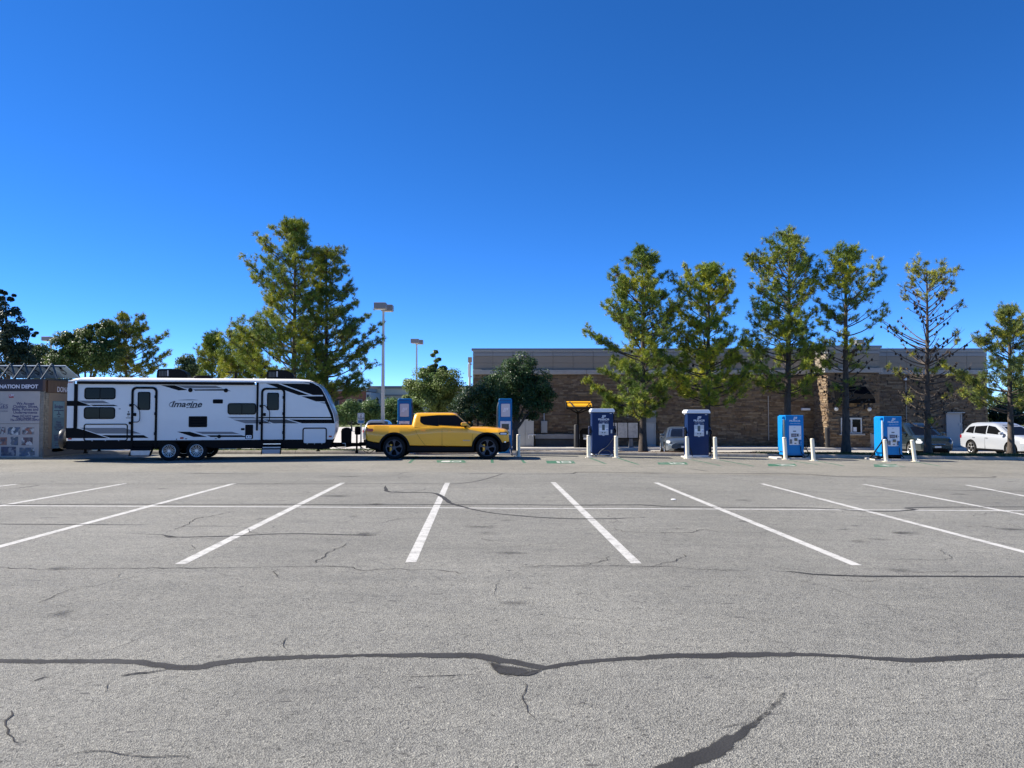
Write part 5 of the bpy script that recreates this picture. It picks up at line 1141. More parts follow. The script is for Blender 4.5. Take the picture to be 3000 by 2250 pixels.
# ------------------------------------------------------------------ restaurant building behind the trees
BY = 47.0; BF = 45.0
bz = lambda py: at(1500, py, BY).z
bx_ = lambda px: at(px, 1210, BY).x
X0, X1 = bx_(1385), bx_(2893); BX0, BX1 = bx_(2385), at(2577, 1210, BF).x
ZTOPB = bz(1021); ZCAP = bz(1027.5); ZBND = bz(1043.5); ZP1 = bz(1063.5); ZLT = bz(1083.5); ZLB = bz(1097)
bld = thing('restaurant_building', 'low brown stone and tan panel restaurant building behind the row of pines', 'building', (X0, BY, -.312))
def wb(mb, name, mat, parent=bld, **kw):
    o = mb.build(name, mat, parent, **kw)
    if parent is bld: o.data.transform(Matrix.Translation((-X0, -BY, .312)))
    return o
MORT = M('mortar', (.13, .11, .09), .9, var=.2)
TANP = M('tan_cladding', (.27, .225, .17), .6, var=.05, vs=.7); GREYP = M('grey_cladding', (.27, .27, .265), .55, var=.05, vs=.7); CAPM = M('grey_metal_coping', (.20, .21, .22), .4, metal=.4); LEDGE = M('cast_stone_ledge', (.34, .325, .30), .8, var=.12, vs=2, bump=.2)
wb(MB().box(X0 + .05, X1 - .05, BY + .06, BY + 14, -.5, ZTOPB - .1), 'wall', MORT)
wb(MB().box(BX0 + .06, BX1 - .06, BF + .06, BY + .2, -.5, ZTOPB - .1), 'bay_wall', MORT)
def clad(x0, x1, y, step, tag_):
    n = max(1, round((x1 - x0) / step)); w_ = (x1 - x0) / n; g = .009
    for i in range(n):
        a, b = x0 + i * w_ + g, x0 + (i + 1) * w_ - g
        for z0, z1, mt, d in ((ZLT + .02, ZP1 - .006, TANP, .05), (ZP1 + .006, ZBND - .006, TANP, .05), (ZBND + .006, bz(1034.5), GREYP, .085), (bz(1033.5), ZCAP - .004, GREYP, .10)):
            wb(MB().box(a, b, y - d, y + .06, z0, z1), 'cladding_panel', mt)
    wb(MB().box(x0 - .08, x1 + .08, y - .16, y + .3, ZCAP, ZTOPB), 'parapet_coping', CAPM, bevel=.012)
    wb(MB().box(x0 - .06, x1 + .06, y - .15, y - .10, bz(1028.6), bz(1027.6)), 'coping_drip', M('pale_trim', (.5, .5, .5), .5))
    m = max(1, round((x1 - x0) / 2.4)); w_ = (x1 - x0) / m
    for i in range(m): wb(MB().box(x0 + i * w_ + .004, x0 + (i + 1) * w_ - .004, y - .18, y + .06, ZLB, ZLT), 'ledge_block', LEDGE, bevel=.012)
clad(X0, BX0, BY, 1.2, 0); clad(BX1 + .2, X1, BY, 1.2, 0); clad(BX0, BX1, BF, 1.5, 0)
# sides of the projecting bay
for s, xx in ((-1, BX0), (1, BX1)):
    for z0, z1, mt, d in ((ZLT + .02, ZP1 - .006, TANP, .05), (ZP1 + .006, ZBND - .006, TANP, .05), (ZBND + .006, ZCAP - .004, GREYP, .085)):
        wb(MB().box(min(xx, xx + s * d), max(xx, xx + s * d), BF + .01, BY - .06, z0, z1), 'cladding_panel', mt)
    wb(MB().box(min(xx + s * .0, xx + s * .18), max(xx, xx + s * .18), BF - .176, BY - .06, ZLB + .002, ZLT + .002), 'ledge_block', LEDGE)
    wb(MB().box(min(xx, xx + s * .16), max(xx, xx + s * .16), BF - .1, BY - .06, ZCAP + .002, ZTOPB + .002), 'parapet_coping', CAPM)
# stone veneer: courses of uneven ledge stone
STC = [(0.205, 0.140, 0.079), (0.171, 0.112, 0.063), (0.137, 0.089, 0.051), (0.243, 0.180, 0.111), (0.112, 0.079, 0.051), (0.188, 0.134, 0.085), (0.154, 0.109, 0.073)]
STM = [M('ledge_stone_%d' % i, c, .9, var=.28, vs=6, bump=.7, bs=18) for i, c in enumerate(STC)]
rnd = random.Random(42); ST = []
def course(plane, a0, a1, z0, z1, c, dense=1.):
    z = z0
    while z < z1 - .02:
        h = min(rnd.choice((.06, .075, .09, .10, .12)), z1 - z); a = a0 - rnd.uniform(0, .3)
        if z1 - z - h < .04: h = z1 - z
        while a < a1:
            w_ = rnd.choice((.16, .22, .28, .36, .46, .58)) * rnd.uniform(.8, 1.2); s0, s1 = max(a, a0), min(a + w_, a1)
            if s1 - s0 > .03: ST.append((plane, s0, s1, z, z + h, c, rnd.choice((.012, .02, .035, .05, .07)), rnd.randrange(len(STC))))
            a += w_
        z += h
holes = []
course('y', X0, BX0, -.312, ZLB, BY); course('y', BX1, X1, -.312, ZLB, BY); course('y', BX0, BX1, -.312, ZLB, BF); course('x', BF, BY, -.312, ZLB, BX0)
# keep stones out of door and window openings
D1 = (at(1888, 1250, BY).x, at(1919, 1250, BY).x, bz(1239)); D2 = (at(2773, 1250, BY).x, at(2816, 1250, BY).x, bz(1212))
W1 = (at(2463, 1250, BF).x, at(2524, 1250, BF).x, at(2500, 1270, BF).z, at(2500, 1224, BF).z)
def blocked(s):
    if s[0] != 'y': return False
    if s[5] == BY: return any(s[2] > d[0] - .04 and s[1] < d[1] + .04 and s[3] < d[2] + .05 for d in (D1, D2))
    return s[2] > W1[0] - .05 and s[1] < W1[1] + .05 and s[4] > W1[2] - .05 and s[3] < W1[3] + .05
ST = [s for s in ST if not blocked(s)]
def sc(s):
    a = (s[2] - s[1]) * (s[4] - s[3]); 
    if s[0] == 'x': return a * 4
    xm = (s[1] + s[2]) / 2; return a * (1.5 if 12 < xm < BX1 or 3.2 < xm < 7 else .8)
order = sorted(range(len(ST)), key=lambda i: -sc(ST[i])); top = set(order[:300])
unit = {}
for i in range(len(STC)):
    m_ = MB().box(-.5, .5, -.5, .5, -.5, .5).build('stone_unit', STM[i], bevel=.07); unit[i] = m_.data; bpy.data.objects.remove(m_)
rest = MB()
for i, (pl, a0, a1, z0, z1, c, d, ci) in enumerate(ST):
    g = .004
    if i in top:
        o = bpy.data.objects.new('stone', unit[ci]); link(o, bld); ct = (a0 + a1) / 2; zc = (z0 + z1) / 2
        if pl == 'y': o.location = (ct - X0, c - BY - d / 2 + .03, zc + .312); o.scale = (a1 - a0 - 2 * g, d + .06, z1 - z0 - 2 * g)
        else: o.location = (c - X0 - d / 2 + .03, ct - BY, zc + .312); o.scale = (d + .06, a1 - a0 - 2 * g, z1 - z0 - 2 * g)
    elif pl == 'y': rest.box(a0 + g, a1 - g, c - d, c + .06, z0 + g, z1 - g, ci)
    else: rest.box(c - d, c + .06, a0 + g, a1 - g, z0 + g, z1 - g, ci)
wb(rest, 'stone_veneer', STM, kind='stuff')
# doors
DOORM = M('door_grey', (.42, .41, .39), .5, var=.06, vs=2)
for (a, b, zt_), lint in ((D1, False), (D2, True)):
    d_ = wb(MB().box(a + .03, b - .03, BY - .02, BY + .1, -.31, zt_ - .03), 'door', DOORM, bevel=.006)
    e = [(a - .03, a + .03, -.312, zt_ + .03), (b - .03, b + .03, -.312, zt_ + .03), (a + .03, b - .03, zt_ - .03, zt_ + .03)]
    for q in e: wb(MB().box(q[0], q[1], BY - .06, BY + .08, q[2], q[3]), 'door_frame', DOORM)
    h_ = MB().box(b - .13 - X0, b - .07 - X0, -.06, -.02, 1.25, 1.42).build('door_handle', STEEL, d_)
    if lint: wb(MB().box(a - .12, b + .1, BY - .28, BY + .06, zt_ + .04, bz(1207.5)), 'door_canopy', M('canopy_pale', (.5, .48, .44), .6), bevel=.01)
    else: wb(MB().box(a - .05, b + .05, BY - .10, BY + .06, bz(1238), bz(1203)), 'transom_panel', GREYP)
# wall lamps
def lamp(px, py, Y, s=1.):
    p = at(px, py, Y); wb(MB().lathe([(.001, -.20 * s), (.12 * s, -.18 * s), (.2 * s, -.1 * s), (.2 * s, -.02)], (p.x, Y, p.z), 'y', 16), 'wall_lamp', M('lamp_white', (.7, .7, .68), .4), smooth=50)
for px, py in ((2449, 1198), (2546, 1199)): lamp(px, py, BF - .03, .62)
for px, py, w_, h in ((2358, 1199, .5, .14), (1897, 1198, .5, .16)):
    p = at(px, py, BY); wb(MB().box(p.x - w_ / 2, p.x + w_ / 2, BY - .26, BY + .02, p.z - h / 2, p.z + h / 2), 'flood_lamp', WPANEL, bevel=.02)
# pay window with black awning
wx0, wx1, wz0, wz1 = W1; ALU = M('window_aluminium', (.55, .54, .52), .4, metal=.3)
for q in ((wx0, wx1, wz1 - .09, wz1), (wx0, wx1, wz0, wz0 + .07), (wx0, wx0 + .07, wz0 + .07, wz1 - .09), (wx1 - .07, wx1, wz0 + .07, wz1 - .09), ((wx0 + wx1) / 2 - .05, (wx0 + wx1) / 2 + .05, wz0 + .07, wz1 - .09)):
    wb(MB().box(q[0], q[1], BF - .06, BF + .04, q[2], q[3]), 'window_frame', ALU)
wb(MB().box(wx0 + .05, wx1 - .05, BF + .01, BF + .03, wz0 + .05, wz1 - .07), 'pane', GLASS)
wb(MB().box(wx0 - .1, wx1 + .12, BF - .2, BF + .06, wz0 - .10, wz0 - .005), 'window_sill', LEDGE, bevel=.01)
p = at(2505, 1258, BF); wb(MB().box(p.x - .1, p.x + .1, BF - .002, BF + .008, p.z - .13, p.z + .13), 'notice', WPANEL)
a0, a1 = at(2472, 1180, BF - .9).x, at(2564, 1180, BF - .9).x; a0 -= .45
zA, zB, zC = at(2500, 1132, BF).z, at(2500, 1168, BF - .9).z, at(2500, 1181, BF - .9).z
AWN = M('black_awning_cloth', (.005, .005, .0055), .9, spec=.1, var=.2, vs=10)
wb(MB().add([(a0 + .15, BF - .06, zA), (a1 - .15, BF - .06, zA), (a1, BF - .9, zB), (a0, BF - .9, zB), (a0, BF - .9, zC), (a1, BF - .9, zC), (a1, BF - .06, zC), (a0, BF - .06, zC)], [(0, 1, 2, 3), (3, 2, 5, 4), (1, 6, 5, 2), (0, 3, 4, 7), (0, 7, 6, 1), (4, 5, 6, 7)]), 'awning', AWN)
# conduits and lamp mast on the wall
for px, y0, y1 in ((1775, 1150, 1235), (1782, 1152, 1235), (1838, 1128, 1225), (2651, 1118, 1262), (2249, 1160, 1290)):
    a = at(px, y0, BY); b = at(px, y1, BY); wb(MB().tube([(a.x, BY - .10, b.z), (a.x, BY - .10, a.z)], .028, 6), 'conduit', M('conduit_paint', (.34, .31, .27), .6))
p = at(2648, 1112, BY); wb(MB().lathe([(.001, -.06), (.09, -.05), (.1, .05), (.06, .12), (.001, .13)], (p.x, BY - .16, p.z), 'z', 12), 'camera_dome', WPANEL, smooth=50)
# ledge and plinth at the left part, cabinets
a, b = at(1567, 1280, BY - .4).x, at(1712, 1280, BY - .4).x
wb(MB().box(a, b, BY - .45, BY - .08, bz(1285), bz(1271.5)), 'water_table', LEDGE, bevel=.015); wb(MB().box(a + .05, b - .05, BY - .3, BY - .08, -.312, bz(1286)), 'plinth_wall', M('dark_plinth', (.10, .095, .09), .8, var=.2))
# roof ladder rail at the left end
a = at(1373, 1065, BY + 1.).x
wb(MB().tube([(X0 - .1, BY + 1, bz(1064)), (a, BY + 1, bz(1064)), (a, BY + 1, bz(1101)), (X0 - .1, BY + 1, bz(1101))], .05, 6), 'ladder_rail', M('pale_trim'))
wb(MB().tube([(X0 - .25, BY + 1, -.31), (X0 - .25, BY + 1, bz(1046))], .07, 8), 'downpipe', M('pale_trim'))
wb(MB().box(X0 - .35, X0 - .12, BY + .9, BY + 1.3, bz(1058), bz(1043)), 'downpipe_head', M('tan_trim', (.42, .33, .23), .6))
# free-standing equipment by the lane
def rootbox(name, label, cat, px, Y, z=-.312): p = at(px, 1290, Y); return thing(name, label, cat, (p.x, Y, z))
CG = M('cabinet_grey', (.33, .335, .33), .5, var=.08, vs=2); Ye = 45.75
t = rootbox('electrical_cabinet', 'tall grey electrical cabinet with two doors against the stone wall', 'cabinet', 1539, Ye)
wd_ = (at(1564, 1250, Ye).x - at(1514, 1250, Ye).x); hh = at(1540, 1229, Ye).z + .312
MB().box(-wd_ / 2, wd_ / 2, 0, .9, .03, hh).build('cabinet_body', CG, t, bevel=.015); MB().box(-wd_ / 2 - .05, wd_ / 2 + .05, -.08, .95, -.0, .03).build('pad', CONC, t)
for s in (-1, 1):
    d_ = MB().box(min(s * .012, s * (wd_ / 2 - .02)), max(s * .012, s * (wd_ / 2 - .02)), -.03, -.002, .08, hh - .05).build('cabinet_door', CG, t, bevel=.006)
    MB().box(s * .08 - .015, s * .08 + .015, -.06, -.03, hh * .45, hh * .55).build('handle', STEEL, d_)
MB().tube([(.2, -.06, .5), (.2, -.06, .72), (.62, -.06, .72)], .02, 6).build('white_pipe', WPANEL, t); MB().tube([(.42, -.06, .62), (.42, -.06, .72)], .018, 6).build('white_pipe', WPANEL, t)
t = rootbox('meter_box', 'grey meter box mounted on the stone wall right of the cabinet', 'box', 1594, BY - .12)
t.location.z = at(1594, 1268, BY).z; h_ = at(1594, 1233, BY).z - t.location.z; MB().box(-.19, .19, -.16, .05, 0, h_).build('box_body', CG, t, bevel=.012); MB().box(-.16, .16, -.172, -.1605, .05, h_ - .1).build('box_door', CG, t); MB().tube([(0, -.05, h_), (0, -.05, h_ + 1.)], .03, 6).build('conduit', STEEL, t)
# yellow menu canopy
Yc = 45.05; t = rootbox('menu_canopy', 'yellow drive-through canopy with black frame on a single black post', 'canopy', 1693, Yc)
K = 4.254 * 2253 / Yc; cx = lambda u: (u - 1462) / K; cz = lambda v: at(1693, 980 + v / 4.254, Yc).z + .312
AMB = M('amber_panel', (.85, .42, .015), .35, var=.05); BR = M('bronze_frame', (.010, .008, .007), .6, spec=.2)
MB().box(-.075, .075, -.06, .06, 0, cz(965)).build('post', BR, t, bevel=.01); MB().box(-.18, .18, -.16, .16, -.0, .03).build('base_plate', BR, t)
ytop, ybot = .35, -.95
arc = [(ybot, cz(915)), (ybot + .10, cz(885)), (ybot + .4, cz(855)), (ybot + .8, cz(838)), (ytop, cz(830))]
for i in range(len(arc) - 1):
    (y0, z0), (y1, z1) = arc[i], arc[i + 1]
    MB().add([(cx(1312), y0, z0), (cx(1622), y0, z0), (cx(1622), y1, z1), (cx(1312), y1, z1), (cx(1312), y0, z0 - .012), (cx(1622), y0, z0 - .012), (cx(1622), y1, z1 - .012), (cx(1312), y1, z1 - .012)], [(0, 1, 2, 3), (4, 7, 6, 5), (0, 4, 5, 1), (1, 5, 6, 2), (2, 6, 7, 3), (3, 7, 4, 0)]).build('amber_panel', AMB, t)
for u in (1306, 1628): MB().tube([(cx(u), y, z) for y, z in arc], .045, 6).build('frame_rib', BR, t)
for i, (y, z) in enumerate(arc):
    if i in (0, 2, 4): MB().tube([(cx(1306), y, z - .01), (cx(1628), y, z - .01)], .075 if i in (0, 4) else .045, 6).build('frame_rail', BR, t)
MB().tube([(cx(1352), -.62, cz(842)), (cx(1400), -1.0, cz(905)), (0, 0, cz(972))], .035, 6).build('strut', BR, t); MB().tube([(cx(1590), -.75, cz(862)), (cx(1560), -1.0, cz(895)), (0, 0, cz(972))], .035, 6).build('strut', BR, t)
MB().tube([(cx(1330), ybot + .05, cz(920)), (0, 0, cz(985))], .04, 6).build('strut', BR, t); MB().tube([(cx(1618), ybot + .05, cz(920)), (0, 0, cz(985))], .04, 6).build('strut', BR, t)
t = rootbox('guard_post', 'short dark steel guard post left of the canopy post', 'post', 1350 + 1438 / 4.254, 44.95); MB().lathe([(.13, 0), (.13, at(1693, 980 + 1130 / 4.254, 44.95).z + .30), (.09, at(1693, 980 + 1122 / 4.254, 44.95).z + .312), (.001, at(1693, 980 + 1120 / 4.254, 44.95).z + .318)], (0, 0, 0), 'z', 16).build('post', M('dark_post', (.016, .016, .018), .7), t, smooth=40)
t = rootbox('guard_post', 'dark steel guard post at the corner of the lit stone pillar', 'post', 2160 + 1124 / 4.254, 44.85); MB().lathe([(.13, 0), (.13, at(2424, 980 + 1165 / 4.254, 44.85).z + .30), (.09, at(2424, 980 + 1158 / 4.254, 44.85).z + .312), (.001, at(2424, 980 + 1155 / 4.254, 44.85).z + .318)], (0, 0, 0), 'z', 16).build('post', M('dark_post'), t, smooth=40)
t = rootbox('speaker_post', 'black order speaker pedestal between canopy and charger', 'speaker', 1350 + 1562 / 4.254, 45.05)
hs_ = at(1717, 980 + 1170 / 4.254, 45.05).z + .312
MB().prism([(-.36, 0), (.36, 0), (.36, hs_ - .15), (.22, hs_), (-.22, hs_), (-.36, hs_ - .15)], -.12, .12).build('pedestal', MATTE, t, bevel=.02); MB().box(-.2, .2, -.135, -.121, hs_ * .55, hs_ * .68).build('speaker_grille', GREY, t); MB().box(-.16, .16, -.135, -.121, hs_ * .42, hs_ * .52).build('notice', WPANEL, t)
t = rootbox('menu_board', 'white panelled menu board in a dark frame beneath pine branches', 'menu board', 1824, 45.05)
z0, z1 = at(1824, 1285, 45.05).z + .312, at(1824, 1236, 45.05).z + .312; w0 = .95
MB().box(-w0, w0, 0, .16, z0, z1).build('frame', MATTE, t, bevel=.015)
for i in range(3): MB().box(-w0 + .06 + i * .61, -w0 + .06 + i * .61 + .56, -.012, -.001, z0 + .05, z1 - .05).build('menu_panel', M('menu_print', (.42, .40, .38), .5, var=.35, vs=5), t)
for s in (-.5, .5): MB().prism([(s - .14, 0), (s + .14, 0), (s + .09, z0), (s - .09, z0)], .02, .14).build('leg', GREY, t)
t = rootbox('utility_cabinet', 'pale grey utility cabinet low behind the rightmost charger', 'cabinet', 2570, 44.95)
h_ = at(2570, 1268, 44.95).z + .312; MB().box(-.4, .4, 0, .5, 0, h_).build('cabinet_body', CG, t, bevel=.015); MB().box(-.36, .36, -.02, -.001, .1, h_ - .08).build('cabinet_door', CG, t); MB().box(.28, .33, -.04, -.02, h_ * .5, h_ * .65).build('handle', STEEL, t)
# ------------------------------------------------------------------ lamp posts
PST = M('pole_paint', (.50, .48, .45), .45, metal=.3); HEAD = M('lamp_head_bronze', (.20, .19, .19), .5)
def street_lamp(px, ptop, Y, label, s=1., heads=2):
    p = at(px, ptop, Y); z0 = -.45; H = p.z - z0
    t = thing('street_lamp', label, 'lamp post', (p.x, Y, z0), 0, 'tall shoebox lamp posts')
    MB().box(-.3 * s, .3 * s, -.3 * s, .3 * s, -.05, .5).build('footing', CONCL, t, bevel=.03)
    MB().loft([[(a * w_, b * w_, z) for a, b in ((-1, -1), (1, -1), (1, 1), (-1, 1))] for z, w_ in ((.5, .125 * s), (H * .5, .10 * s), (H - .25, .07 * s))]).build('pole', PST, t)
    for k, (dx, dy, dz) in enumerate([(-.12, -.55, 0), (.18, .55, -.0)][:heads]):
        w_, d_, h = .42 * s, .34 * s, .23 * s
        hd = MB().loft([[(dx * s + x, dy * s + y, H + dz + z) for x, y in ((-w_ * f, -d_ * f), (w_ * f, -d_ * f), (w_ * f, d_ * f), (-w_ * f, d_ * f))] for z, f in ((-h, .9), (-h + .05, 1), (h - .03, 1), (h, .94))]).build('lamp_head', HEAD, t)
        MB().box(dx * s - w_ * .75, dx * s + w_ * .75, dy * s - d_ * .75, dy * s + d_ * .75, H + dz - h - .012, H + dz - h - .001).build('lens', M('lamp_lens', (.55, .56, .55), .3), hd)
        MB().box(-.05 * s, .05 * s, min(0, dy * s), max(0, dy * s), H + dz - .06, H + dz + .02).build('arm', HEAD, hd)
street_lamp(1123.5, 900, 55, 'tallest lamp post with two box heads beside the big pines')
street_lamp(1221, 1001, 81, 'smaller lamp post with box heads above the pale green tree')
street_lamp(150, 994, 79, 'lamp post at the far left half hidden by a leafy tree', .95)
street_lamp(2514, 1003, 83, 'lamp post whose box head just shows over the building roof', .95)
# ------------------------------------------------------------------ far buildings
def far_building(name, label, px0, px1, ytop, Y, depth, mat, wins=(), bands=(), roof=None):
    a, b = at(px0, 1200, Y).x, at(px1, 1200, Y).x; zt_ = at(1200, ytop, Y).z; t = thing(name, label, 'building', (a, Y, -.5))
    MB().box(0, b - a, 0, depth, -.3, zt_ + .5).build('wall', mat, t)
    for (y0, y1, mt, pr) in bands: MB().box(-pr, b - a + pr, -pr, depth + pr, at(1200, y1, Y).z + .5, at(1200, y0, Y).z + .5).build('cornice', mt, t)
    for (p0, p1, y0, y1) in wins:
        w0, w1, z0, z1 = at(p0, 1200, Y).x - a, at(p1, 1200, Y).x - a, at(1200, y1, Y).z + .5, at(1200, y0, Y).z + .5
        f = MB().ring([(w0 - .12, z0 - .12), (w1 + .12, z0 - .12), (w1 + .12, z1 + .12), (w0 - .12, z1 + .12)], [(w0, z0), (w1, z0), (w1, z1), (w0, z1)], -.14, .02).build('window', GREY, t)
        MB().box(w0, w1, -.06, .02, z0, z1).build('pane', GLASS, f)
BEIGE = M('beige_stucco', (.66, .54, .40), .8, var=.05, vs=.3); BRICK = M('red_brick', (.23, .085, .06), .85, var=.2, vs=3)
far_building('beige_store', 'long beige flat-roofed store far behind the lamp post', 1086, 1420, 1134, 150, 30, BEIGE, [(1100, 1108, 1192, 1216), (1150, 1162, 1192, 1222), (1190, 1202, 1192, 1222)], [(1131, 1138, M('store_coping', (.22, .18, .14), .6), .4), (1156, 1160, M('store_band', (.30, .24, .19), .7), .25)])
far_building('brick_store', 'red brick store with grey parapet far behind the trailer nose', 920, 1072, 1140, 140, 25, BRICK, [(1018, 1030, 1172, 1196), (1050, 1060, 1172, 1200), (980, 992, 1172, 1196)], [(1136, 1146, M('brick_parapet', (.30, .29, .28), .7), .3)])
far_building('grey_annex', 'small pale grey annex joined right of the brick store', 1072.5, 1085.5, 1149, 139, 20, M('annex_grey', (.36, .37, .39), .7), [(1076, 1080, 1157, 1168)], [])
# ------------------------------------------------------------------ trees
NEEDLE = leafmat('pine_needles', .18); LEAF = leafmat('broad_leaves', .3, .42)
CONEM = M('cone_brown', (.035, .025, .018), .9)
def norm(a): return a / np.maximum(np.linalg.norm(a, axis=1, keepdims=True), 1e-9)
def needles(C, A, rs, per, ln, wd, tint, spread=(10, 100)):
    n = len(C); C = np.repeat(C, per, 0); A = np.repeat(A, per, 0); T = np.repeat(tint, per, 0); m = len(C)
    q = norm(rs.normal(size=(m, 3))); perp = norm(q - A * (q * A).sum(1, keepdims=True)); ph = np.radians(rs.uniform(spread[0], spread[1], (m, 1)))
    D = A * np.cos(ph) + perp * np.sin(ph); B = C + A * rs.uniform(-.10, .04, (m, 1))
    L = ln * rs.uniform(.7, 1.15, (m, 1)); S = norm(np.cross(D, norm(rs.normal(size=(m, 3))))) * wd / 2
    V = np.stack([B - S, B + S, B + D * L], 1).reshape(-1, 3); T = T * rs.uniform(.75, 1.25, (m, 1))
    return V, np.repeat(T, 3, 0)
def pine(label, Y, xb, xt, ytop, prof, seed, first=None, zbase=None, col=(.105, .185, .035), yel=.35, fill=None, dens=1., whorl=.40, trunk=.16, cones=60, ln=.175, wd=.019, per=24, group='pine trees along the island', nb=6):
    rs = np.random.RandomState(seed); K = 2253 / Y
    pb = at(xb, 1300, Y); zb = zbase if zbase is not None else isl_z(pb.x, Y); pt_ = at(xt, ytop, Y); H = pt_.z - zb - .14
    root = thing('pine_tree', label, 'tree', (pb.x, Y, zb), 0, group)
    zpx = lambda py: at(1500, py, Y).z - zb
    pz = np.array([zpx(p[0]) for p in prof])[::-1]; pl = np.array([p[1] for p in prof], float)[::-1]; pr = np.array([p[2] for p in prof], float)[::-1]
    dxt = pt_.x - pb.x; wob = rs.uniform(-.06, .06, 4)
    def tx_(z): f = z / H; return np.array([dxt * f + wob[0] * math.sin(f * 5 + wob[2] * 50) * f, wob[1] * math.sin(f * 4) * f, z])
    tb_ = MB(); zz = np.linspace(0, H * .985, 16)
    tb_.tube([tuple(tx_(z) + np.array([0, 0, -.12 if i == 0 else 0])) for i, z in enumerate(zz)], [trunk * (1.35 if i == 0 else 1) * (1 - .93 * (z / H) ** .85) + .012 for i, z in enumerate(zz)], 10)
    ext = lambda z: ((tx_(z)[0] + pb.x) - np.interp(z, pz, [at(p, 1210, Y).x for p in pl]), np.interp(z, pz, [at(p, 1210, Y).x for p in pr]) - (tx_(z)[0] + pb.x))
    z = zpx(first) if first else pz[0]; C = []; A = []; CN = []
    h = z
    while h < H - .15:
        f = h / H; m = nb + rs.randint(-2, 2); a0 = rs.uniform(0, 6.28); wl = rs.uniform(.72, 1.08)
        for k in range(m):
            az = a0 + 6.283 * k / m + rs.uniform(-.35, .35); ca = math.cos(az)
            rise = .16 + .62 * f ** 1.2 + rs.uniform(-.14, .16)
            hb = h + rs.uniform(-.25, .25)
            el, er = ext(min(hb + .25, pz[-1])); a_ = (1 + ca) / 2; Lb = max(.12, (el * (1 - a_) + er * a_)) * rs.choice([rs.uniform(.45, .75), rs.uniform(.75, 1.03), rs.uniform(.85, 1.08)]) * wl * 1.06
            Lb = Lb if abs(ca) > .3 else min(Lb, 2.4)
            hb = hb - Lb * rise * .55
            if hb < .6: continue
            P0 = tx_(hb); d = np.array([ca, math.sin(az), 0]); k2 = rs.uniform(.12, .3) * (1 - f); sw_ = rs.uniform(-.15, .15); pn = np.array([-d[1], d[0], 0])
            q = lambda t: P0 + d * Lb * t + np.array([0, 0, Lb * (rise * t - k2 * math.sin(math.pi * min(t * 1.1, 1)) * .5 + .10 * t ** 3)]) + pn * Lb * sw_ * t * t
            ts = np.linspace(0, 1, 6); r0 = min(.05, .012 + .016 * Lb) * (1 - .4 * f)
            tb_.tube([tuple(q(t)) for t in ts], [r0 * (1 - .8 * t) + .004 for t in ts], 5, cap=False)
            dn = fill(zb + hb, d) if fill else 1.
            nt_ = max(4, int(Lb * 4.6)); t0 = .42 if Lb > .8 else .15
            for j in range(nt_):
                t = t0 + (1 - t0) * (j + rs.uniform(.1, .9)) / nt_; o = q(t); tang = (q(min(1, t + .05)) - q(max(0, t - .05))); tang /= np.linalg.norm(tang) + 1e-9
                lt = rs.uniform(.14, .62) * min(1., .45 + Lb * .4) * (1.15 - .5 * t); sd_ = 1 if j % 2 else -1
                dr = tang * rs.uniform(.35, .9) + pn * sd_ * rs.uniform(.3, 1.) + np.array([0, 0, rs.uniform(-.12, .55)]); dr /= np.linalg.norm(dr)
                e = o + dr * lt
                if rs.rand() < .75 or dn < 1: tb_.tube([tuple(o), tuple(o + dr * lt * .55 + np.array([0, 0, -.02])), tuple(e)], [.008, .006, .003], 3, cap=False)
                if rs.rand() < dn * dens:
                    C.append(e); A.append(dr)
                    for _ in range(rs.randint(5, 9)): C.append(e + rs.normal(size=3) * .095); A.append(dr * .7 + rs.normal(size=3) * .55 + np.array([0, 0, .35]))
                    if lt > .45: C.append(o + dr * lt * .7); A.append(dr + rs.normal(size=3) * .3)
                if rs.rand() < (.10 if dn > .6 else .55) : CN.append(o + dr * lt * rs.uniform(.2, .9) + np.array([0, 0, -.05]))
            if rs.rand() < dn: C.append(q(1.)); A.append(d + np.array([0, 0, .4]))
        h += whorl * rs.uniform(.8, 1.25)
    for k in range(14):       # leader
        C.append(tx_(H - rs.uniform(0, .5)) + rs.normal(size=3) * .1); A.append(np.array([rs.normal() * .5, rs.normal() * .5, 1.]))
    tb_.build('trunk', BARK, root, smooth=60)
    C = np.array(C); A = norm(np.array(A)); n = len(C)
    base = np.array(col); yl = np.array([.52, .49, .035]); gr_ = np.array([.045, .085, .03]); br = np.array([.13, .09, .035])
    w_ = rs.rand(n, 1); T = base * .9 + 0 * w_
    lob = (.5 + .5 * np.sin(C[:, :1] * 1.7 + seed) * np.sin(C[:, 2:] * 2.1 + seed * 2))         # boughs differ in tone
    yy = np.clip((yel + .1) * (.25 + 1.3 * lob) * rs.uniform(.2, 1.5, (n, 1)), 0, 1); T = base * 1.05 * (1 - yy) + yl * yy
    gg = (rs.rand(n, 1) < .25); T = np.where(gg, T * .4 + gr_ * .6, T); bb = rs.rand(n, 1) < .04; T = np.where(bb, br, T)
    V, TT = needles(C, A, rs, per, ln, wd, T)
    npmesh('crown', V, np.arange(len(V)).reshape(-1, 3), NEEDLE, root, TT)
    if CN and cones:
        rs.shuffle(CN); cm = MB()
        for c in CN[:cones]: cm.lathe([(.006, -.07), (.045, -.04), (.055, 0), (.034, .05), (.006, .07)], tuple(c), 'z', 6)
        cm.build('cones', CONEM, root, kind='stuff')
    return root
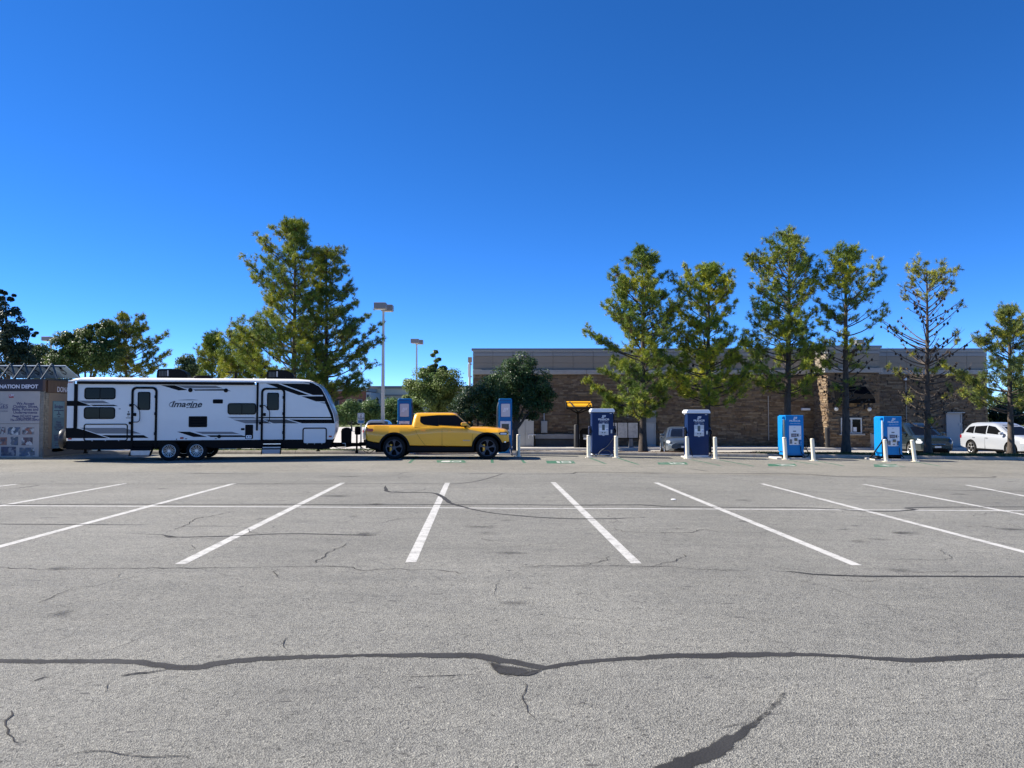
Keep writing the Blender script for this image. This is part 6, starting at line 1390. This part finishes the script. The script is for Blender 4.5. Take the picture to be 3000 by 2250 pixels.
# the two big pines behind the trailer
pine('tallest left pine behind the trailer, upright with a forked yellow-green crown', 36.0, 858, 866, 646, [(646, 855, 880), (680, 780, 900), (720, 765, 915), (745, 720, 920), (790, 696, 935), (840, 715, 940), (900, 718, 935), (950, 735, 925), (985, 650, 930), (1020, 640, 950), (1060, 655, 1000), (1100, 680, 1010), (1180, 740, 960)], 3, 1140, yel=.42, trunk=.17, cones=90, zbase=-.1)
pine('dark green pine right of the tallest pine, its branches reaching the lamp post', 37.5, 955, 958, 717, [(717, 940, 985), (745, 925, 1010), (790, 920, 1028), (850, 905, 1040), (890, 890, 1075), (930, 890, 1060), (960, 880, 1105), (1000, 870, 1125), (1050, 870, 1118), (1100, 880, 1130), (1150, 900, 1110), (1200, 930, 1050)], 5, 1170, col=(.075, .14, .035), yel=.25, trunk=.16, zbase=-.3, cones=60)
pine('small conical pine low behind the trailer roof, left of the big pines', 42, 622, 622, 972, [(972, 612, 632), (1000, 595, 650), (1040, 580, 668), (1080, 575, 690), (1120, 590, 700)], 8, 1130, zbase=-.45, yel=.25, trunk=.1, ln=.16, cones=0, whorl=.3)
pine('bushy yellow-green pine behind the trailer roof beside the conical one', 40, 700, 705, 965, [(965, 690, 725), (990, 655, 770), (1030, 640, 775), (1080, 640, 770), (1130, 660, 760)], 9, 1140, zbase=-.42, yel=.5, trunk=.11, cones=30, whorl=.3)
pine('open-crowned pine between the leafy tree and the big pines at left', 50, 371, 371, 915, [(915, 350, 400), (945, 325, 425), (975, 330, 420), (1000, 340, 480), (1030, 350, 475), (1060, 350, 480), (1100, 360, 470)], 12, 1110, zbase=-.45, col=(.10, .14, .045), yel=.35, trunk=.12, dens=1., ln=.2, wd=.022, cones=20, whorl=.4)
# row of pines in front of the building
pine('dense full pine left of the row, standing on the mulch bed', 34.8, 1884, 1880, 720, [(720, 1868, 1895), (745, 1838, 1925), (790, 1810, 1960), (850, 1755, 1965), (900, 1790, 1970), (950, 1750, 1985), (1000, 1730, 1990), (1050, 1735, 1985), (1090, 1725, 1970), (1130, 1695, 1975), (1180, 1700, 1950), (1210, 1750, 1940), (1250, 1800, 1930)], 21, 1225, yel=.3, trunk=.18, cones=110, per=28)
pine('bright yellow-green pine, second of the row, behind a dark blue charger', 35.2, 2072, 2078, 762, [(762, 2060, 2095), (785, 2030, 2130), (830, 1980, 2168), (870, 1975, 2165), (920, 1990, 2160), (960, 1990, 2150), (1000, 1990, 2165), (1050, 1955, 2180), (1090, 1940, 2200), (1130, 1980, 2250), (1160, 1990, 2210), (1200, 2000, 2150)], 23, 1170, col=(.15, .24, .035), yel=.55, trunk=.15, cones=70, per=26)
pine('tallest pine of the right row, with long bare lower trunk', 35.0, 2306, 2312, 670, [(670, 2290, 2335), (710, 2270, 2350), (760, 2195, 2375), (800, 2190, 2395), (850, 2200, 2410), (900, 2185, 2400), (950, 2190, 2400), (1000, 2150, 2420), (1060, 2140, 2440), (1100, 2150, 2420), (1130, 2200, 2380), (1200, 2200, 2390), (1260, 2220, 2370)], 25, 1150, yel=.38, trunk=.18, cones=90, dens=.9, whorl=.44)
pine('slender gappy pine, fourth of the row, with cones on its bare limbs', 34.6, 2478, 2477, 714, [(714, 2460, 2500), (740, 2440, 2520), (790, 2430, 2550), (830, 2400, 2620), (870, 2395, 2590), (910, 2410, 2600), (950, 2400, 2610), (1000, 2390, 2590), (1050, 2380, 2590), (1090, 2390, 2540), (1130, 2400, 2530), (1190, 2400, 2560)], 27, 1200, yel=.42, trunk=.18, cones=160, dens=.85, nb=5, whorl=.42,
     fill=lambda z, d: (1. if z > 5.6 else .7 if z > 4.6 else .25 if z > 3.4 and d[0] > -.2 else .55 if z > 3.2 else .12))
pine('nearly bare pine, fifth of the row, dead limbs hung with cones', 34.8, 2718, 2713, 780, [(780, 2675, 2740), (800, 2665, 2785), (850, 2655, 2820), (880, 2630, 2810), (910, 2620, 2800), (950, 2600, 2840), (1000, 2600, 2830), (1050, 2610, 2830), (1100, 2640, 2860), (1150, 2640, 2830), (1200, 2640, 2820), (1240, 2650, 2790)], 29, 1250, yel=.45, col=(.15, .17, .05), trunk=.15, cones=200, dens=.9, nb=6, whorl=.4,
     fill=lambda z, d: (.85 if z > 6.9 else .35 if z > 6.3 else .04 if z > 3.9 else .07))
pine('small bluish pine at the right edge above the silver crossover', 35.4, 2962, 2955, 893, [(893, 2945, 2972), (930, 2915, 3000), (960, 2900, 3010), (1000, 2860, 3030), (1040, 2850, 3050), (1070, 2880, 3060), (1090, 2800, 3080), (1130, 2810, 3100), (1170, 2800, 3090), (1200, 2830, 3080)], 31, 1190, col=(.10, .155, .06), yel=.3, trunk=.15, cones=30, dens=.8)
# ------------------------------------------------------------------ broad-leaved trees
def leafy(name, label, Y, xb, blobs, seed, n_leaf, size, col, col2, zbase=-.45, trunk=.14, group=None, clump=.42, gap=.8, droop=0., cat='tree', depth=1.):
    rs = np.random.RandomState(seed); pb = at(xb, 1250, Y); root = thing(name, label, cat, (pb.x, Y, zbase), 0, group)
    K = 2253 / Y; cents = []; tot = sum(b[2] * b[3] for b in blobs)
    off = np.array([pb.x, Y, zbase]); tb_ = MB()
    zlow = min(np.array(at(b[0], b[1] + b[3], Y))[2] for b in blobs) - zbase
    zf = max(.5, zlow * .8); tb_.tube([(0, 0, -.15), (0.02, 0, zf * .5), (0, .02, zf)], [trunk * 1.3, trunk, trunk * .85], 8)
    for bx0, by0, rx, ry in blobs:
        c = np.array(at(bx0, by0, Y)) - off; R_ = np.array([rx / K, min(rx, ry * 1.3) / K * depth, ry / K]); k = max(8, int(150 * (rx * ry) / tot))
        tb_.tube([(0, 0, zf * .9), tuple(c * np.array([.4, .4, 0]) + np.array([0, 0, zf + (c[2] - zf) * .4])), tuple(c)], [trunk * .6, trunk * .4, .03], 6, cap=False)
        for i in range(k):
            d = rs.normal(size=3); d /= np.linalg.norm(d); r_ = rs.uniform(.25, 1.) ** .45
            cc = c + d * R_ * r_ * .92; cents.append((cc, d, min(R_) * clump * rs.uniform(.6, 1.25)))
            if i % 3 == 0: tb_.tube([tuple(c + (cc - c) * .2), tuple(cc)], [.025, .006], 4, cap=False)
    P = []; Nn = []; T = []; each = max(10, int(n_leaf * 1.9) // len(cents)); base = np.array(col); b2 = np.array(col2)
    for cc, d, r_ in cents:
        m = int(each * rs.uniform(.6, 1.4)); q = norm(rs.normal(size=(m, 3))); rad = r_ * rs.uniform(.3, 1., (m, 1)) ** .6
        p_ = cc + q * rad * np.array([1.15, 1.15, .85]); p_[:, 2] -= droop * rad[:, 0]
        P.append(p_); Nn.append(q * .55 + d * .35 + np.array([0, 0, .45]) + rs.normal(size=(m, 3)) * .5)
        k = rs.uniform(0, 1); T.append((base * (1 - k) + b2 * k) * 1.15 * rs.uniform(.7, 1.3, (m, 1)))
    P = np.concatenate(P); Nn = norm(np.concatenate(Nn)); T = np.concatenate(T); n = len(P)
    keep = P[:, 2] > .25; P, Nn, T = P[keep], Nn[keep], T[keep]; n = len(P)
    u = norm(np.cross(Nn, norm(rs.normal(size=(n, 3))))); v = np.cross(Nn, u); s = size * .8 * rs.uniform(.6, 1.3, (n, 1))
    V = np.stack([P - u * s * .55, P + v * s * .3 + Nn * s * .06, P + u * s * .55, P - v * s * .3 + Nn * s * .06], 1).reshape(-1, 3)
    tb_.build('trunk', BARKL, root, smooth=60)
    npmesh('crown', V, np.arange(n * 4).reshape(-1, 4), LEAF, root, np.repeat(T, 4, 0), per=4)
    return root
leafy('pear_tree', 'glossy dark green leafy tree right of the pickup in front of the building', 35.0, 1510, [(1530, 1085, 62, 52), (1500, 1130, 90, 60), (1560, 1130, 62, 55), (1450, 1150, 75, 55), (1520, 1190, 90, 50), (1585, 1170, 42, 50), (1400, 1180, 42, 50)], 41, 21000, .115, (.030, .062, .022), (.055, .095, .03), zbase=.05, trunk=.13)
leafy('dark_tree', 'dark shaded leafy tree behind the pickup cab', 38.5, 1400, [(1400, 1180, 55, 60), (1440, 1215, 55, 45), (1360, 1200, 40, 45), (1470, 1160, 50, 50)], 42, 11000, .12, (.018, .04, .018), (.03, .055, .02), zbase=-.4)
leafy('willow_tree', 'pale green rounded tree with a pointed top behind the pickup cab', 58, 1270, [(1268, 1098, 42, 36), (1275, 1055, 14, 28), (1240, 1130, 50, 50), (1300, 1130, 50, 55), (1265, 1180, 80, 50), (1320, 1180, 40, 50), (1205, 1180, 30, 40)], 43, 22000, .18, (.085, .145, .035), (.17, .21, .06))
leafy('feathery_tree', 'dark feathery tree rising at the far left edge', 46, 20, [(15, 870, 28, 35), (20, 930, 45, 50), (40, 990, 55, 45), (0, 1040, 80, 60), (90, 975, 22, 14), (60, 1060, 60, 50)], 44, 14000, .15, (.022, .042, .022), (.045, .065, .035), droop=.35, depth=.7)
leafy('round_tree', 'broad leafy green tree behind the trailer rear', 48, 250, [(245, 1000, 60, 40), (300, 970, 40, 32), (190, 1010, 40, 40), (210, 1060, 70, 45), (300, 1040, 55, 60), (330, 1000, 25, 40)], 45, 22000, .15, (.045, .085, .02), (.10, .135, .03))
leafy('round_tree', 'low leafy tree between the feathery tree and the broad one', 54, 125, [(120, 1040, 40, 32), (105, 1070, 45, 40), (150, 1080, 40, 40)], 46, 9000, .16, (.055, .09, .03), (.10, .135, .04))
leafy('round_tree', 'pale small tree top showing above the trailer roof near its vent', 60, 545, [(545, 1065, 28, 30), (560, 1090, 40, 30), (535, 1100, 30, 30)], 47, 5000, .18, (.06, .09, .03), (.09, .12, .04))
for i, (px, Y, b, lab) in enumerate([(1150, 100, [(1150, 1195, 32, 30), (1165, 1215, 30, 25), (1135, 1215, 28, 25)], 'small round tree just right of the lamp post pole'), (1085, 96, [(1085, 1200, 30, 32), (1065, 1215, 26, 25), (1105, 1215, 22, 22)], 'small round tree just left of the lamp post pole'),
                                 (1030, 92, [(1030, 1205, 30, 34), (1000, 1215, 30, 30)], 'small leafy tree above the parking sign')]):
    leafy('street_tree', lab, Y, px, b, 50 + i, 5500, .26, (.07, .125, .035), (.12, .175, .05), trunk=.1, group='small trees before the far stores')
for i, px in enumerate((1105, 1136)):
    leafy('cypress_tree', 'narrow dark cypress against the beige store, %s of two' % ('left' if i == 0 else 'right'), 130, px, [(px, 1175, 4, 12), (px, 1192, 6, 16)], 60 + i, 1500, .25, (.02, .045, .02), (.03, .06, .025), trunk=.08, group='cypress trees')
leafy('round_tree', 'leafy green tree beyond the right end of the building', 66, 2965, [(2960, 1180, 45, 40), (3010, 1140, 50, 50), (2930, 1215, 40, 30), (3000, 1210, 50, 40)], 70, 9000, .2, (.06, .095, .03), (.10, .13, .04))
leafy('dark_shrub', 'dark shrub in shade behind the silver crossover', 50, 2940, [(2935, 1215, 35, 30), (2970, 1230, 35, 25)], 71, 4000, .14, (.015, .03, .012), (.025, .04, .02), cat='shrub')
for i, (px, Y) in enumerate(((1180, 88), (1030, 105))):
    leafy('hedge', ('trimmed hedge low behind the slim charger', 'low hedge below the small trees by the sign')[i], Y, px, [(px - 25, 1236, 26, 9), (px + 5, 1237, 26, 9), (px + 30, 1236, 24, 9)], 75 + i, 4500, .2, (.03, .055, .02), (.05, .08, .03), zbase=-.45, trunk=.05, cat='hedge')
# ------------------------------------------------------------------ grass, needles and litter on the island
rs = np.random.RandomState(3); n = 26000
def scatter(name, n, xr, yr, hgt, wd, cols, keep, mat=LEAF, lay=.5):
    X = rs.uniform(*xr, n); Yv = rs.uniform(*yr, n); m = np.array([keep(a, b) for a, b in zip(X, Yv)]); X, Yv = X[m], Yv[m]; k = len(X)
    Z = np.array([isl_z(a, b) for a, b in zip(X, Yv)]); B = np.stack([X, Yv, Z - .005], 1); az = rs.uniform(0, 6.28, k)
    S = np.stack([np.cos(az), np.sin(az), np.zeros(k)], 1) * wd / 2; h = hgt * rs.uniform(.5, 1.3, (k, 1))
    tip = B + np.concatenate([rs.normal(size=(k, 2)) * lay * h, h], 1)
    V = np.stack([B - S, B + S, tip], 1).reshape(-1, 3); t = rs.rand(k, 1); T = np.array(cols[0]) * (1 - t) + np.array(cols[1]) * t
    o = npmesh(name, V, np.arange(k * 3).reshape(-1, 3), mat, None, np.repeat(T, 3, 0)); return o
tag(scatter('grass', 26000, (-16, -2.2), (32.2, 36.6), .09, .018, ((.06, .10, .02), (.14, .16, .05)), lambda x, y: True), 'mown grass on the verge behind the trailer', 'grass', kind='stuff')
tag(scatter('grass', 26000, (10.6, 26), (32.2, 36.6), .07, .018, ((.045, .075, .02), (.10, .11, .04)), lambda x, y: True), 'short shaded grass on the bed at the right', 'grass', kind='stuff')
tag(scatter('fallen_needles', 14000, (-2.2, 10.6), (32.2, 36.6), .035, .012, ((.10, .055, .03), (.16, .10, .05)), lambda x, y: True, lay=1.8), 'brown fallen pine needles on the mulch bed', 'needles', kind='stuff')
